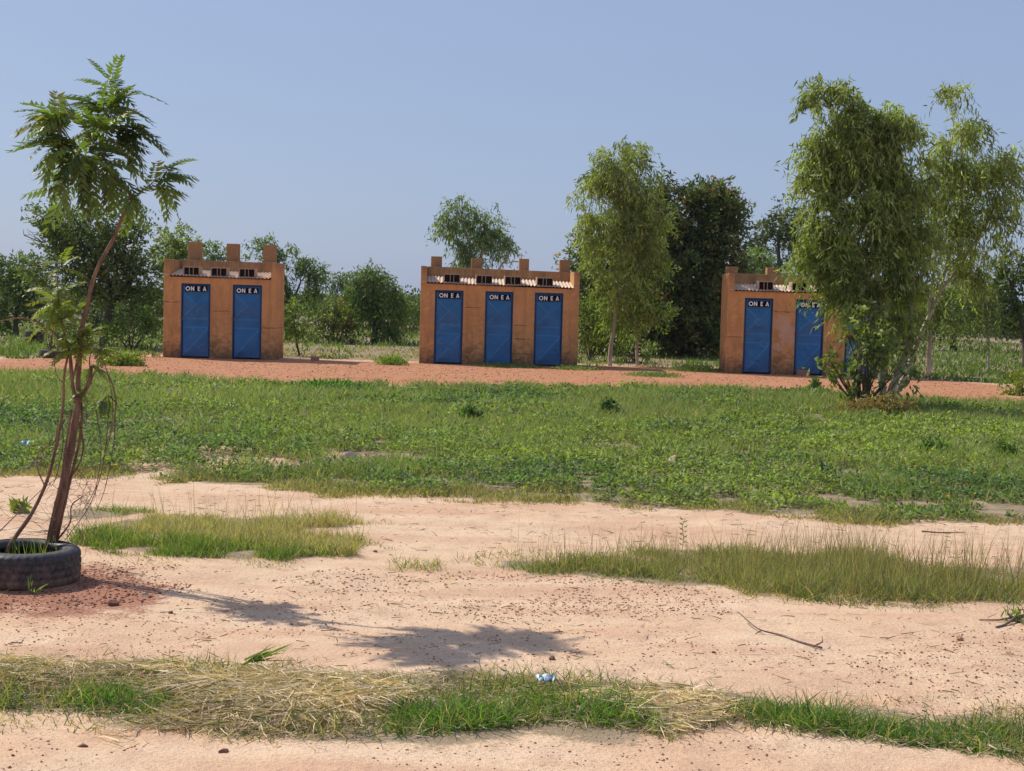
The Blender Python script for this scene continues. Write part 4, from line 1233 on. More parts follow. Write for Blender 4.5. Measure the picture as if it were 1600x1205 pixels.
Z_HAY = [poly([(-240, 1036), (0, 1036), (150, 1040), (330, 1046), (345, 1075), (300, 1085), (200, 1082), (90, 1080), (0, 1078), (-240, 1078)]),
         poly([(262, 1085), (330, 1060), (450, 1062), (600, 1076), (660, 1090), (640, 1120), (620, 1140), (560, 1150), (400, 1143), (290, 1118)]),
         poly([(868, 1088), (930, 1078), (1060, 1084), (1160, 1096), (1180, 1118), (1150, 1142), (1080, 1165), (1010, 1168), (960, 1140), (900, 1110)])]
Z_HAYSMALL = poly([(185, 1150), (230, 1135), (330, 1132), (320, 1150), (260, 1172), (200, 1172)])
Z_GREEN = [poly([(-40, 1090), (20, 1088), (30, 1100), (0, 1108), (-40, 1108)]),
           poly([(100, 1090), (140, 1080), (240, 1082), (268, 1095), (262, 1108), (190, 1118), (115, 1110)]),
           poly([(610, 1130), (650, 1095), (720, 1080), (830, 1078), (880, 1092), (960, 1125), (1060, 1150), (1010, 1172), (930, 1150), (850, 1150), (700, 1160), (640, 1152)]),
           poly([(1165, 1118), (1200, 1100), (1300, 1112), (1450, 1125), (1600, 1130), (1860, 1140), (1860, 1200), (1560, 1180), (1440, 1172), (1300, 1155), (1200, 1136)])]
def in_any(Z, x, y, w=1.0):
    wx = x + (fbm(x * 3 + 9, y * 3 + 2, 3) - 0.5) * 0.5 * w
    wy = y + (fbm(x * 3 + 99, y * 3 + 52, 3) - 0.5) * 0.3 * w
    r = np.zeros(x.shape, bool)
    for z in Z: r |= inside(z, wx, wy)
    return r
def hay_h(x, y):
    r = np.zeros(x.shape)
    k = 0
    for a in (-.12, 0, .12):
        for b in (-.1, 0, .1):
            r += in_any(Z_HAY, x + a, y + b); k += 1
    return r / k * (0.01 + 0.10 * fbm(x * 3.3, y * 4 + 9, 3) ** 1.3)

# green turf of the front verge
for k, z in enumerate(Z_GREEN):
    tufts('verge_grass', ['bright green grass tuft at the lower left edge of the front verge', 'bright green grass patch below the left heap of cut hay',
                          'large bright green grass patch in the middle of the front verge', 'long bright green grass band at the right of the front verge'][k],
          z, 9500, 0.025, 0.095, 0.0058, ((0.10, 0.19, 0.04), (0.16, 0.25, 0.05)), .14, .95, cl_t=.33, bend=.6, cl_s=4)
tufts('verge_thin_grass', 'thin mixed green and dry grass along the whole front verge', Z_FRONT, 2600, 0.03, 0.10, 0.004, ((0.10, 0.15, 0.045), (0.15, 0.18, 0.06)), .45, .8, cl_t=.36)

def hay(name, label, zs, dens, hfn, col=(0.72, 0.56, 0.38), lmax=.19):
    Ps = []
    for z in zs:
        x, y = scatter(z, dens)
        Ps.append(np.stack([x, y], 1))
    XY = np.concatenate(Ps); x, y = XY[:, 0], XY[:, 1]; n = len(x)
    hh = hfn(x, y)
    P = np.stack([x, y, H(x, y) + hh * (0.3 + 0.75 * RNG.random(n)) + .005], 1)
    # strands lie in swathes that share a direction
    ang = (fbm(x * 1.6 + 4, y * 1.6 + 3, 2) * 8) + RNG.normal(size=n) * 1.0
    D = np.stack([np.cos(ang), np.sin(ang) * .8, RNG.normal(size=n) * 0.16 + .05], 1)
    D = unit(D)
    L = 0.07 + (lmax - .07) * RNG.random(n) ** 1.6
    g = fbm(x * 5, y * 5 + 40, 3)[:, None]
    C = np.array([col]) * (0.62 + 0.75 * g) * (0.6 + 0.75 * RNG.random((n, 1)))
    C = np.where(RNG.random((n, 1)) < .12, C * np.array([[.6, .5, .45]]), C)
    C = np.where(RNG.random((n, 1)) < .06, np.array([[0.12, .16, .05]]), C)
    bend = rnd_dir(n) * L[:, None] * 0.28 - np.array([0, 0, 1.0]) * L[:, None] * .16
    me = blade_mesh(name, P - np.array([0, 0, 0]), D, L, 0.0042 * (0.7 + .6 * RNG.random(n)), C, bend)
    tag(link(name, me, STRAW), label, 'hay', kind='stuff')
hay('twig_litter', 'thin dead straws and twig bits lying loose on the sand', [Z_SAND0, Z_TRACK0], 42, lambda x, y: np.zeros(x.shape), (.20, .13, .09), .11)
Z_FRINGE = poly([(-240, 1012), (300, 1024), (500, 1034), (900, 1046), (1200, 1078), (1860, 1108), (1860, 1215), (1450, 1185), (1200, 1150), (1150, 1160), (1000, 1182), (700, 1170), (600, 1160), (300, 1146), (-240, 1114)])
tufts('fringe_grass', 'stray short grass and straw thinning out round the front verge', Z_FRINGE, 1500, .02, .07, .004, ((.12, .17, .05), (.17, .20, .07)), .5, 1.2, cl_t=.50, cl_s=3.2)
Z_FRINGE2 = poly([(700, 872), (900, 862), (1000, 846), (1100, 848), (1300, 856), (1860, 885), (1860, 970), (1400, 950), (1150, 928), (900, 905), (700, 896)])
tufts('fringe_grass', 'stray grass thinning out round the right-hand grass band', Z_FRINGE2, 1300, .02, .08, .004, ((.12, .16, .06), (.17, .19, .07)), .5, 1.1, cl_t=.52, cl_s=2.6)
Z_FRINGE3 = poly([(60, 850), (120, 812), (200, 796), (400, 794), (560, 812), (620, 862), (600, 884), (400, 888), (200, 880), (100, 868)])
tufts('fringe_grass', 'stray grass thinning out round the left grass patch', Z_FRINGE3, 1500, .02, .07, .004, ((.12, .17, .05), (.17, .20, .07)), .5, 1.1, cl_t=.54, cl_s=2.8)
hl = ['heap of pale cut hay at the left end of the front verge', 'long heap of cut hay left of the green middle patch', 'heap of yellow cut hay right of the green middle patch']
for k, z in enumerate(Z_HAY):
    hay('cut_hay', hl[k], [z], 7500, hay_h)
hay('dry_litter', 'thin grey straw scattered through the whole front verge', [Z_FRONT], 2600, lambda x, y: np.zeros(x.shape) + .015, (.60, .47, .32), .13)
hay('cut_hay', 'small thin scatter of hay on the sand in front of the verge at left', [Z_HAYSMALL], 1600, lambda x, y: np.zeros(x.shape) + .02, lmax=.2)
hay('dry_litter', 'grey dry plant litter at the near left edge of the green field', [Z_BARE1], 260, lambda x, y: np.zeros(x.shape) + .03, (0.36, 0.27, 0.19), .25)

# scrubby ground behind the buildings: low pale dry grass, green growth and crops
def back_growth():
    n = 62000
    y = 33.5 + 45 * RNG.random(n) ** 1.7
    x = (RNG.random(n) * 2 - 1) * (0.37 * y + 1)
    pth = inside(Z_PATH, x, y)
    g = fbm(x * 0.35 + 30, y * 0.2 + 9, 4)
    sc = fbm(x * 1.5 + 3, y * 1.5, 3)
    apron = (np.abs(y - 36.2) < 1.1) & (np.abs(x) < 9.2)
    keep = (~pth) & (sc > 0.42) & ~apron
    # nothing grows inside the buildings
    for (p, w) in ((G(254.5, 558.3), 2.9), (G(654.6, 567.8), 4.1), (G(1133.4, 583.2), 4.1)):
        keep &= ~((x > p.x - .1) & (x < p.x + w) & (y > p.y - .1) & (y < p.y + 1.9))
    x, y, g = x[keep], y[keep], g[keep]
    left = np.clip((-9.0 - x) / 2, 0, 1) * 2; right = np.clip((x - 8.6) / 1.5, 0, 1) * 2
    n = len(x)
    green = (g + 0.3 * left + 0.3 * right + 0.10 * np.clip((y - 46) / 8, 0, 1)) > 0.52 + .06 * (RNG.random(n) - .5)
    L = np.where(green, 0.07 + 0.13 * RNG.random(n), 0.03 + 0.06 * RNG.random(n)) * (y / 38) ** .5
    C = np.where(green[:, None], np.array([[0.12, 0.17, 0.045]]), np.where((left + right)[:, None] > .3, np.array([[0.16, 0.15, 0.07]]), np.array([[0.33, 0.27, 0.16]]))) * (0.65 + 0.7 * RNG.random((n, 1)))
    P = np.stack([x, y, H(x, y)], 1)
    D = unit(np.array([0, 0, 1.0]) + rnd_dir(n) * 0.7)
    me = blade_mesh('background_undergrowth', P, D, L, 0.034 * (y / 38) ** .5 * (0.6 + .8 * RNG.random(n)), C, rnd_dir(n) * L[:, None] * .3)
    tag(link('background_undergrowth', me, GRASS), 'dry grass and green undergrowth on the ground behind the latrine blocks', 'undergrowth', kind='stuff')
back_growth()

def clump_of_leaves(name, label, cat, u, v, rad, hgt, n, l, w, base, yellow=.3, Y=None, group=None, leafdrop=.1):
    p = G(u, v)
    P = np.array([p.x, p.y, 0]) + rnd_dir(n) * RNG.random((n, 1)) ** .5 * np.array([rad, rad * .8, hgt])
    P[:, 2] = np.abs(P[:, 2]) * 1.0 + Hs(p.x, p.y)
    D = unit(rnd_dir(n) + np.array([0, 0, .5 - leafdrop])); S = unit(np.cross(D, rnd_dir(n)))
    C = colour_var(n, base, .3, yellow)
    root = empty(name, (p.x, p.y, 0)); tag(root, label, cat, group)
    off = np.array([p.x, p.y, 0.0])
    link('foliage', leaf_mesh('foliage', P - off, D, S, l * (.6 + .8 * RNG.random(n)), w * (.6 + .8 * RNG.random(n)), C), LEAF, root)
    mb = MB()
    for k in range(6):
        a = random.uniform(0, 6.28)
        mb.tube([(0, 0, -.02), (rad * .5 * math.cos(a), rad * .4 * math.sin(a), hgt * .8)], [.006, .003], 4)
    mb.build('stems', TWIG, root)
    return root

# individual weeds that stand out
clump_of_leaves('weed', 'dark weed clump in the middle of the field below the middle block\'s left door', 'weed', 735, 660, .16, .20, 420, .07, .035, (0.04, 0.085, 0.03), .1)
clump_of_leaves('weed', 'dark upright weed in the field below the middle block\'s right edge', 'weed', 950, 656, .14, .26, 420, .07, .035, (0.035, 0.075, 0.03), .1)
clump_of_leaves('weed', 'broad bright green weed clump at the field\'s far edge left of the middle block', 'weed', 510, 613, .9, .18, 2200, .08, .04, (0.06, 0.13, 0.035), .2)
clump_of_leaves('weed', 'dark weed in the field near the sandy track right of centre', 'weed', 1290, 752, .13, .16, 300, .06, .03, (0.045, 0.09, 0.03), .1)
clump_of_leaves('weed', 'leafy weed left of the dry bush foot, right part of the field', 'weed', 1460, 712, .2, .2, 420, .07, .03, (0.06, 0.12, 0.03), .3)
clump_of_leaves('weed', 'tall leafy weed near the right edge of the field', 'weed', 1572, 722, .13, .22, 320, .06, .03, (0.07, 0.13, 0.03), .3)
clump_of_leaves('weed', 'small green weed at the field edge below the hidden right-hand doors', 'weed', 1273, 615, .13, .28, 300, .08, .04, (0.06, 0.11, 0.035), .2)
clump_of_leaves('weed', 'grass tussock on the bare ground left of the middle block', 'weed', 612, 570, .45, .22, 900, .10, .02, (0.10, 0.17, 0.035), .3)
clump_of_leaves('weed', 'line of low weeds at the foot of the middle block\'s wall', 'weed', 795, 573.3, 1.0, .07, 1500, .05, .025, (0.08, 0.13, 0.05), .2)
clump_of_leaves('weed', 'low weeds beside the right corner of the middle block', 'weed', 900, 577.5, .7, .10, 1200, .05, .025, (0.09, 0.14, 0.06), .2)
clump_of_leaves('weed', 'weeds crossing the red path between the middle and right blocks', 'weed', 1020, 588, .75, .10, 1400, .05, .02, (0.08, 0.14, 0.045), .2)
clump_of_leaves('weed', 'weeds at the edge of the red path left of the right-hand block', 'weed', 1085, 580, .75, .13, 1300, .06, .02, (0.09, 0.15, 0.045), .3)
clump_of_leaves('weed', 'curled pale green weed on the sand left behind the big tyre', 'weed', 30, 800, .06, .10, 46, .08, .03, (0.14, 0.18, 0.06), .5)
clump_of_leaves('weed', 'yellowing leafy weed standing by the red path behind the neem sapling', 'weed', 190, 571, .55, .34, 1500, .08, .035, (0.11, 0.16, 0.03), .6)

# slender leafy herb standing in the right-hand grass band
def herb_stem():
    p = G(1066, 862); z0 = Hs(p.x, p.y)
    root = empty('young_herb', (p.x, p.y, z0)); tag(root, 'slender young herb with round leaves at the left of the right-hand grass band', 'plant')
    mb = MB(); mb.tube(smooth_path([(0, 0, 0), (0.005, 0, .09), (-.004, 0, .17), (.012, 0, .23)], 3), .002, 5); mb.build('stem', TWIG, root)
    for k in range(11):
        z = .05 + .017 * k; s = 1 if k % 2 else -1
        ax = np.array([[s * .8, -.2 + .4 * random.random(), .35]]); D = unit(ax); S = unit(np.cross(D, np.array([[0.1, .5, .8]])))
        me = leaf_mesh('leaf', np.array([[0.003, 0, z]]), D, S, np.array([.034]), np.array([.024]), np.array([[0.10, .17, .06]]))
        link('leaf', me, LEAF, root)
herb_stem()

# yellow flowers dotted over the field
def flowers():
    spots = []
    zs = poly([(1400, 735), (1560, 730), (1600, 790), (1450, 800), (1380, 780)])
    x, y = scatter(zs, 4)
    for a, b in zip(x, y): spots.append((a, b))
    for u, v in ((180, 752), (270, 735), (322, 738), (380, 742), (460, 700), (500, 690), (1457, 776), (1440, 752)): 
        g = G(u, v - 4); spots.append((g.x, g.y))
    P = []; D = []; S = []; C = []
    for (a, b) in spots:
        z = Hs(a, b) + random.uniform(.06, .14)
        for k in range(5):
            w = 2 * math.pi * k / 5
            P.append((a, b, z)); D.append((math.cos(w), math.sin(w) * .5 - .4, .5)); S.append((-math.sin(w), math.cos(w), 0)); C.append((.75, .50, .02))
    P = np.array(P); D = unit(np.array(D)); S = unit(np.array(S))
    me = leaf_mesh('field_flowers', P, D, S, np.full(len(P), .022), np.full(len(P), .018), np.array(C))
    tag(link('field_flowers', me, PETAL), 'small yellow flowers dotted over the green field', 'flowers', kind='stuff')
flowers()

# ------------------------------------------------------------------ gravel and stones
def gravel(name, label, sets):
    OV = np.array([(1, 0, 0), (-1, 0, 0), (0, 1, 0), (0, -1, 0), (0, 0, 1), (0, 0, -1)], float)
    OF = np.array([(0, 2, 4), (2, 1, 4), (1, 3, 4), (3, 0, 4), (2, 0, 5), (1, 2, 5), (3, 1, 5), (0, 3, 5)])
    X = []; Y = []; Sz = []; Cc = []
    for (x, y, smin, smax, col) in sets:
        n = len(x); X.append(x); Y.append(y)
        Sz.append(smin + (smax - smin) * RNG.random(n) ** 5)
        Cc.append(np.array([col]) * (0.55 + 0.9 * RNG.random((n, 1))))
    x = np.concatenate(X); y = np.concatenate(Y); s = np.concatenate(Sz); C = np.concatenate(Cc); n = len(x)
    V = OV[None] * (0.6 + 0.8 * RNG.random((n, 6, 1))) * s[:, None, None] * np.array([1, 1, .62])
    a = RNG.random(n) * 6.28
    ca, sa = np.cos(a)[:, None], np.sin(a)[:, None]
    V = np.stack([V[..., 0] * ca - V[..., 1] * sa, V[..., 0] * sa + V[..., 1] * ca, V[..., 2]], -1)
    V += np.stack([x, y, H(x, y) + s * 0.2], 1)[:, None]
    Fc = (np.arange(n)[:, None, None] * 6 + OF[None]).reshape(-1)
    me = np_mesh(name, V.reshape(-1, 3), Fc, np.full(n * 8, 3), np.repeat(C, 6, 0))
    tag(link(name, me, GRAVEL), label, 'gravel', kind='stuff')

Z_SAND = poly([(-240, 880), (560, 884), (800, 900), (1150, 922), (1660, 955), (1660, 1120), (1100, 1070), (600, 1045), (-240, 1025)])
Z_UPPER = poly([(-240, 880), (560, 884), (900, 900), (1250, 930), (1250, 950), (800, 960), (300, 960), (-240, 980)])
Z_NEAR = poly([(-240, 1110), (300, 1140), (700, 1165), (1150, 1160), (1660, 1195), (1660, 1260), (-240, 1260)])
Z_CORNER = poly([(1330, 1030), (1450, 990), (1660, 985), (1660, 1130), (1450, 1100), (1360, 1080)])
Z_TRACK = poly([(-240, 745), (600, 780), (1660, 830), (1660, 900), (1000, 850), (560, 880), (540, 810), (100, 795), (-240, 850)])
x1, y1 = scatter(Z_SAND, 1100); x2, y2 = scatter(Z_UPPER, 2300); x3, y3 = scatter(Z_NEAR, 1100)
x4, y4 = scatter(Z_MOUND, 2300); x5, y5 = scatter(Z_CORNER, 1100); x6, y6 = scatter(Z_TRACK, 45)
k2 = fbm(x2 * 1.2, y2 * 2.4 + 3, 3) > .45; x2, y2 = x2[k2], y2[k2]
k1 = fbm(x1 * 1.1, y1 * 1.8 + 13, 3) > .42; x1, y1 = x1[k1], y1[k1]
k3 = fbm(x3 * 1.6 + 9, y3 * 1.6, 3) > .48; x3, y3 = x3[k3], y3[k3]
inside_tyre = np.hypot(x4 - TC.x, y4 - TC.y) < .33
x4, y4 = x4[~inside_tyre], y4[~inside_tyre]
gravel('gravel', 'small dark red gravel strewn over the sandy ground', [
    (x1, y1, .0014, .008, (.40, .22, .145)), (x2, y2, .0018, .009, (.36, .18, .115)), (x3, y3, .0016, .008, (.38, .21, .14)),
    (x5, y5, .002, .009, (.26, .14, .10)), (x6, y6, .002, .008, (.30, .16, .11))])
gravel('laterite_gravel', 'mound of dark red laterite gravel heaped round the big tyre', [(x4, y4, .003, .011, (.34, .12, .07))])
xp = (RNG.random(16000) * 2 - 1) * 13; yp = 26.5 + 10 * RNG.random(16000)
kk = inside(Z_PATH, xp, yp)
gravel('path_gravel', 'coarse red laterite gravel on the path before the latrine blocks', [(xp[kk], yp[kk], .006, .024, (.46, .22, .13))])

def stone(name, label, cat, u, v, sx, sy, sz, mat, seed=0, rz=0, base=None):
    rr = random.Random(seed)
    bm = bmesh.new()
    bmesh.ops.create_icosphere(bm, subdivisions=3, radius=1)
    offs = [Vector((rr.uniform(-1, 1), rr.uniform(-1, 1), rr.uniform(-1, 1))).normalized() for _ in range(9)]
    lim = [rr.uniform(.55, .85) for _ in range(9)]
    for vt in bm.verts:
        for o_, l in zip(offs, lim):
            d = vt.co.dot(o_) - l
            if d > 0: vt.co -= o_ * d * .9
        vt.co *= 1 + rr.uniform(-.03, .03)
        vt.co = Vector((vt.co.x * sx, vt.co.y * sy, vt.co.z * sz))
    me = bpy.data.meshes.new(name); bm.to_mesh(me); bm.free()
    p = G(u, v)
    o = link(name, me, mat, None, (p.x, p.y, Hs(p.x, p.y) + sz * .35))
    o.rotation_euler = (0, 0, rz)
    return tag(o, label, cat)
stone('stone', 'dark clod on the red gravel just right of the big tyre', 'stone', 176, 945, .034, .028, .022, STONE, 1)
stone('stone', 'small grey stone on the sand right of the big tyre', 'stone', 225, 928, .022, .02, .010, PALESTONE, 2)
stone('stone', 'brown stone on the sand just right of the crown shadow', 'stone', 862, 1033, .017, .015, .013, STONE, 3)
stone('stone', 'reddish stone on the sand near the right edge', 'stone', 1500, 1000, .020, .016, .012, BRICK, 4)
stone('stone', 'reddish stone on the sand below the left hay heap', 'stone', 130, 1165, .020, .015, .010, STONE, 5)
stone('stone', 'flat brown stone near the bottom edge left of centre', 'stone', 350, 1174, .022, .016, .010, STONE, 6, .4)
stone('stone', 'dark stone on the track right of the left grass patch', 'stone', 586, 862, .016, .014, .012, STONE, 7)
stone('stone', 'small clod on the sand below and right of the tyre', 'stone', 266, 955, .015, .013, .010, STONE, 8)
stone('stone', 'pinkish rock showing in the middle of the green field', 'rock', 1058, 726, .10, .07, .07, PALESTONE, 9)
stone('stone', 'pale rock in the grey litter at the near left of the field', 'rock', 545, 716, .10, .07, .06, PALESTONE, 10)
stone('stone', 'small dark stone on the sand right of centre', 'stone', 1115, 1021, .012, .010, .008, STONE, 12)

def brick(label, u, v, dims, rz, mat=BRICK):
    mb = MB(); a, b, c = dims
    mb.box((-a / 2, -b / 2, 0), (a / 2, b / 2, c))
    p = G(u, v)
    o = mb.build('brick', mat, loc=(p.x, p.y, -0.005))
    o.rotation_euler = (0, 0, rz)
    bv = o.modifiers.new('bevel', 'BEVEL'); bv.width = .015; bv.segments = 3
    return tag(o, label, 'brick')
brick('rounded laterite brick lying at the foot of the right-hand block\'s second door', 1254, 586.5, (.30, .14, .14), R(3))
brick('brown laterite block lying on the ground right of the left block', 492, 563.5, (.22, .16, .11), R(8))
brick('small flat brick on the ground between the left block\'s doors', 331, 561, (.12, .1, .05), R(10))

def crumple(name, label, cat, u, v, sx, sy, sz, mat, seed, zoff=0.03):
    rr = random.Random(seed)
    nx, ny = 9, 7
    V = []
    for j in range(ny):
        for i in range(nx):
            V.append(((i / (nx - 1) - .5) * sx + rr.uniform(-1, 1) * sx * .05, (j / (ny - 1) - .5) * sy + rr.uniform(-1, 1) * sy * .06, rr.random() * sz))
    Fc = []
    for j in range(ny - 1):
        for i in range(nx - 1):
            a = j * nx + i; Fc += [a, a + 1, a + nx + 1, a + nx]
    me = np_mesh(name, np.array(V), Fc, np.full(len(Fc) // 4, 4))
    p = G(u, v)
    o = link(name, me, mat, None, (p.x, p.y, Hs(p.x, p.y) + zoff)); o.rotation_euler = (R(8), 0, .2)
    sd = o.modifiers.new('solid', 'SOLIDIFY'); sd.thickness = .0008
    return tag(o, label, cat)
crumple('plastic_sachet', 'crumpled pale plastic sachet in the verge grass at bottom centre', 'litter', 853, 1086, .08, .05, .03, PLASTIC, 4, .05)
crumple('plastic_bag', 'scrap of blue plastic bag in the grass at the field\'s left edge', 'litter', 40, 706, .12, .08, .07, BLUEPLASTIC, 5, .05)

def lying_twig(name, label, pts, r, mat=TWIG, side=()):
    mb = MB()
    def gp(q): 
        p = G(q[0], q[1]); z = Hs(p.x, p.y) + (q[2] if len(q) > 2 else .006)
        return Vector((p.x, p.y, z))
    P0 = gp(pts[0])
    mb.tube([q - P0 for q in smooth_path([gp(q) for q in pts], 4)], taper(r, r * .45, (len(pts) - 1) * 4 + 1), 6)
    for s in side:
        mb.tube([gp(q) - P0 for q in s], taper(r * .7, r * .35, len(s)), 5)
    return tag(mb.build(name, mat, None, True, P0), label, 'twig')
lying_twig('fallen_branch', 'long thin forked twig lying on the sand right of centre', [(1284, 1012, .012), (1250, 1003), (1215, 993), (1190, 990, .02), (1175, 982, .03), (1153, 969, .05)], .006,
           side=[[(1190, 990, .02), (1180, 993, .005)], [(1270, 1010, .008), (1285, 1008, .03), (1284, 1003, .04)]])
lying_twig('fallen_branch', 'grey stick lying on the sand at the right edge of the photo', [(1620, 968, .03), (1590, 971, .02), (1570, 979), (1556, 983)], .010, side=[[(1590, 971, .02), (1560, 972, .01), (1530, 972, .005)]])
lying_twig('fallen_branch', 'thin straight stick lying on the far track at right', [(1440, 833), (1470, 834), (1508, 834)], .006)
lying_twig('straw', 'pale curved straw lying on the red gravel right of the tyre', [(183, 894), (200, 898), (222, 900)], .004, STRAW)
clump_of_leaves('weed', 'low green grass wisps beside the stick at the right edge', 'weed', 1590, 972, .12, .05, 60, .08, .008, (0.09, 0.14, 0.04), .2)

# cut sheaf of green blades lying across the verge
def sheaf():
    p0, p1 = G(372, 1060), G(452, 1004)
    a = np.array([p0.x, p0.y, .05]); b = np.array(at(452, 1006, p0.y + .12))
    n = 14
    P = a + RNG.normal(size=(n, 3)) * .008 + (b - a) * RNG.random((n, 1)) * .35
    D = unit((b - P) + RNG.normal(size=(n, 3)) * .035)
    L = .10 + .11 * RNG.random(n)
    C = colour_var(n, (0.09, .14, .04), .3, .3)
    me = blade_mesh('grass_sheaf', P, D, L, np.full(n, .009), C, RNG.normal(size=(n, 3)) * .008)
    tag(link('grass_sheaf', me, GRASS), 'green grass shoot leaning right out of the hay at lower left', 'grass shoot')
sheaf()

# ------------------------------------------------------------------ the young neem tree in the tyre
NY = G(78, 905).y + 0.16      # distance of its foot
def np_(u, v, dy=0.0):
    return at(u, v, NY + dy)
def make_frond(L, pairs, arch, tint, tip, seed):
    """compound leaf in local space: runs along +X, leaflets either side"""
    rr = random.Random(seed)
    pts = []
    nseg = 12
    for k in range(nseg + 1):
        t = k / nseg
        pts.append(Vector((L * (t - .18 * arch * t * t), 0, L * (-arch * 0.75 * t ** 2.0 + .10 * t))))
    P = []; D = []; S = []; Ls = []; Ws = []; C = []
    for i in range(pairs + 1):
        t = .16 + .80 * i / pairs
        k = min(int(t * nseg), nseg - 1); f = t * nseg - k
        p = pts[k].lerp(pts[k + 1], f); tg = (pts[k + 1] - pts[k]).normalized()
        for s in (-1, 1):
            if i == pairs and s == -1: sd = 0.0
            else: sd = s
            up = Vector((0, 0, 1))
            d = tg * (0.32 + .5 * t + rr.uniform(-.15, .15)) + Vector((0, sd, 0)) * (1.0 - .25 * t) - up * (0.55 + rr.uniform(-.15, .25))
            d.normalize()
            nrm = Vector((-tg.z, 0.35 * sd, tg.x)).normalized()
            sdv = d.cross(nrm).normalized()
            P.append(p); D.append(d); S.append(sdv)
            ll = L * .33 * (1 - .5 * (t - .45) ** 2) * rr.uniform(.8, 1.1) * (0.75 if t > .9 else 1)
            Ls.append(ll); Ws.append(ll * .31)
            m = max(0, (t - .55) / .45) * tip[3]
            base = [tint[q] * (1 - m) + tip[q] * m for q in range(3)]
            v = rr.uniform(.8, 1.2)
            C.append([q * v for q in base])
    # falcate leaflets: six-point outline, four triangles
    P = np.array(P); D = np.array(D); S = np.array(S); Ls = np.array(Ls)[:, None]; Ws = np.array(Ws)[:, None]
    Nn = np.cross(D, S)
    n = len(P)
    sg = np.sign(D[:, 1:2]) * np.sign(S[:, 0:1] + 1e-6)
    curve = np.array([1.0, 0, 0])
    V = np.empty((n, 6, 3))
    V[:, 0] = P
    V[:, 1] = P + D * Ls * .3 + S * Ws * .5 + Nn * Ws * .12
    V[:, 2] = P + D * Ls * .3 - S * Ws * .5 + Nn * Ws * .12
    V[:, 3] = P + D * Ls * .68 + S * Ws * .34 + curve * Ls * .05 - Nn * Ls * .02
    V[:, 4] = P + D * Ls * .68 - S * Ws * .34 + curve * Ls * .05 - Nn * Ls * .02
    V[:, 5] = P + D * Ls + curve * Ls * .16 - Nn * Ls * .10
    idx = np.arange(n)[:, None] * 6
    Fc = np.concatenate([idx + np.array(q) for q in ((0, 1, 2), (1, 3, 2), (2, 3, 4), (3, 5, 4))], 1).ravel()
    V = V.reshape(-1, 3); T = np.repeat(np.array(C), 6, 0)
    # rachis: thin three-sided tube
    mb = MB(); mb.tube(pts, taper(.0022, .0008, len(pts)), 3)
    rv = np.array(mb.v); rf = mb.f
    tri = []
    for f_ in rf:
        f_ = [q + len(V) for q in f_]
        for q in range(1, len(f_) - 1): tri += [f_[0], f_[q], f_[q + 1]]
    Fc = np.concatenate([Fc, np.array(tri)])
    V = np.concatenate([V, rv]); T = np.concatenate([T, np.tile(np.array([[.16, .13, .06]]), (len(rv), 1))])
    me = np_mesh('frond', V, Fc, np.full(len(Fc) // 3, 3), T)
    me.materials.append(LEAF)
    return me

GREENF = (0.125, 0.175, 0.04); LIME = (0.20, 0.24, 0.04); DEEP = (0.065, 0.10, 0.03)
fr_green = [make_frond(.31, 7, a, GREENF, (.12, .16, .03, .3), 30 + i) for i, a in enumerate((.5, 1.0, 1.4, .3, 1.2))]
fr_deep = [make_frond(.29, 7, a, DEEP, (.09, .06, .03, .35), 40 + i) for i, a in enumerate((.7, 1.2, 1.5))]
fr_lime = [make_frond(.31, 8, a, LIME, (.30, .17, .05, .45), 50 + i) for i, a in enumerate((.15, .5, .35))]
fr_young = [make_frond(.17, 7, a, (0.17, 0.215, 0.04), (.28, .2, .05, .5), 60 + i) for i, a in enumerate((.4, .8))]

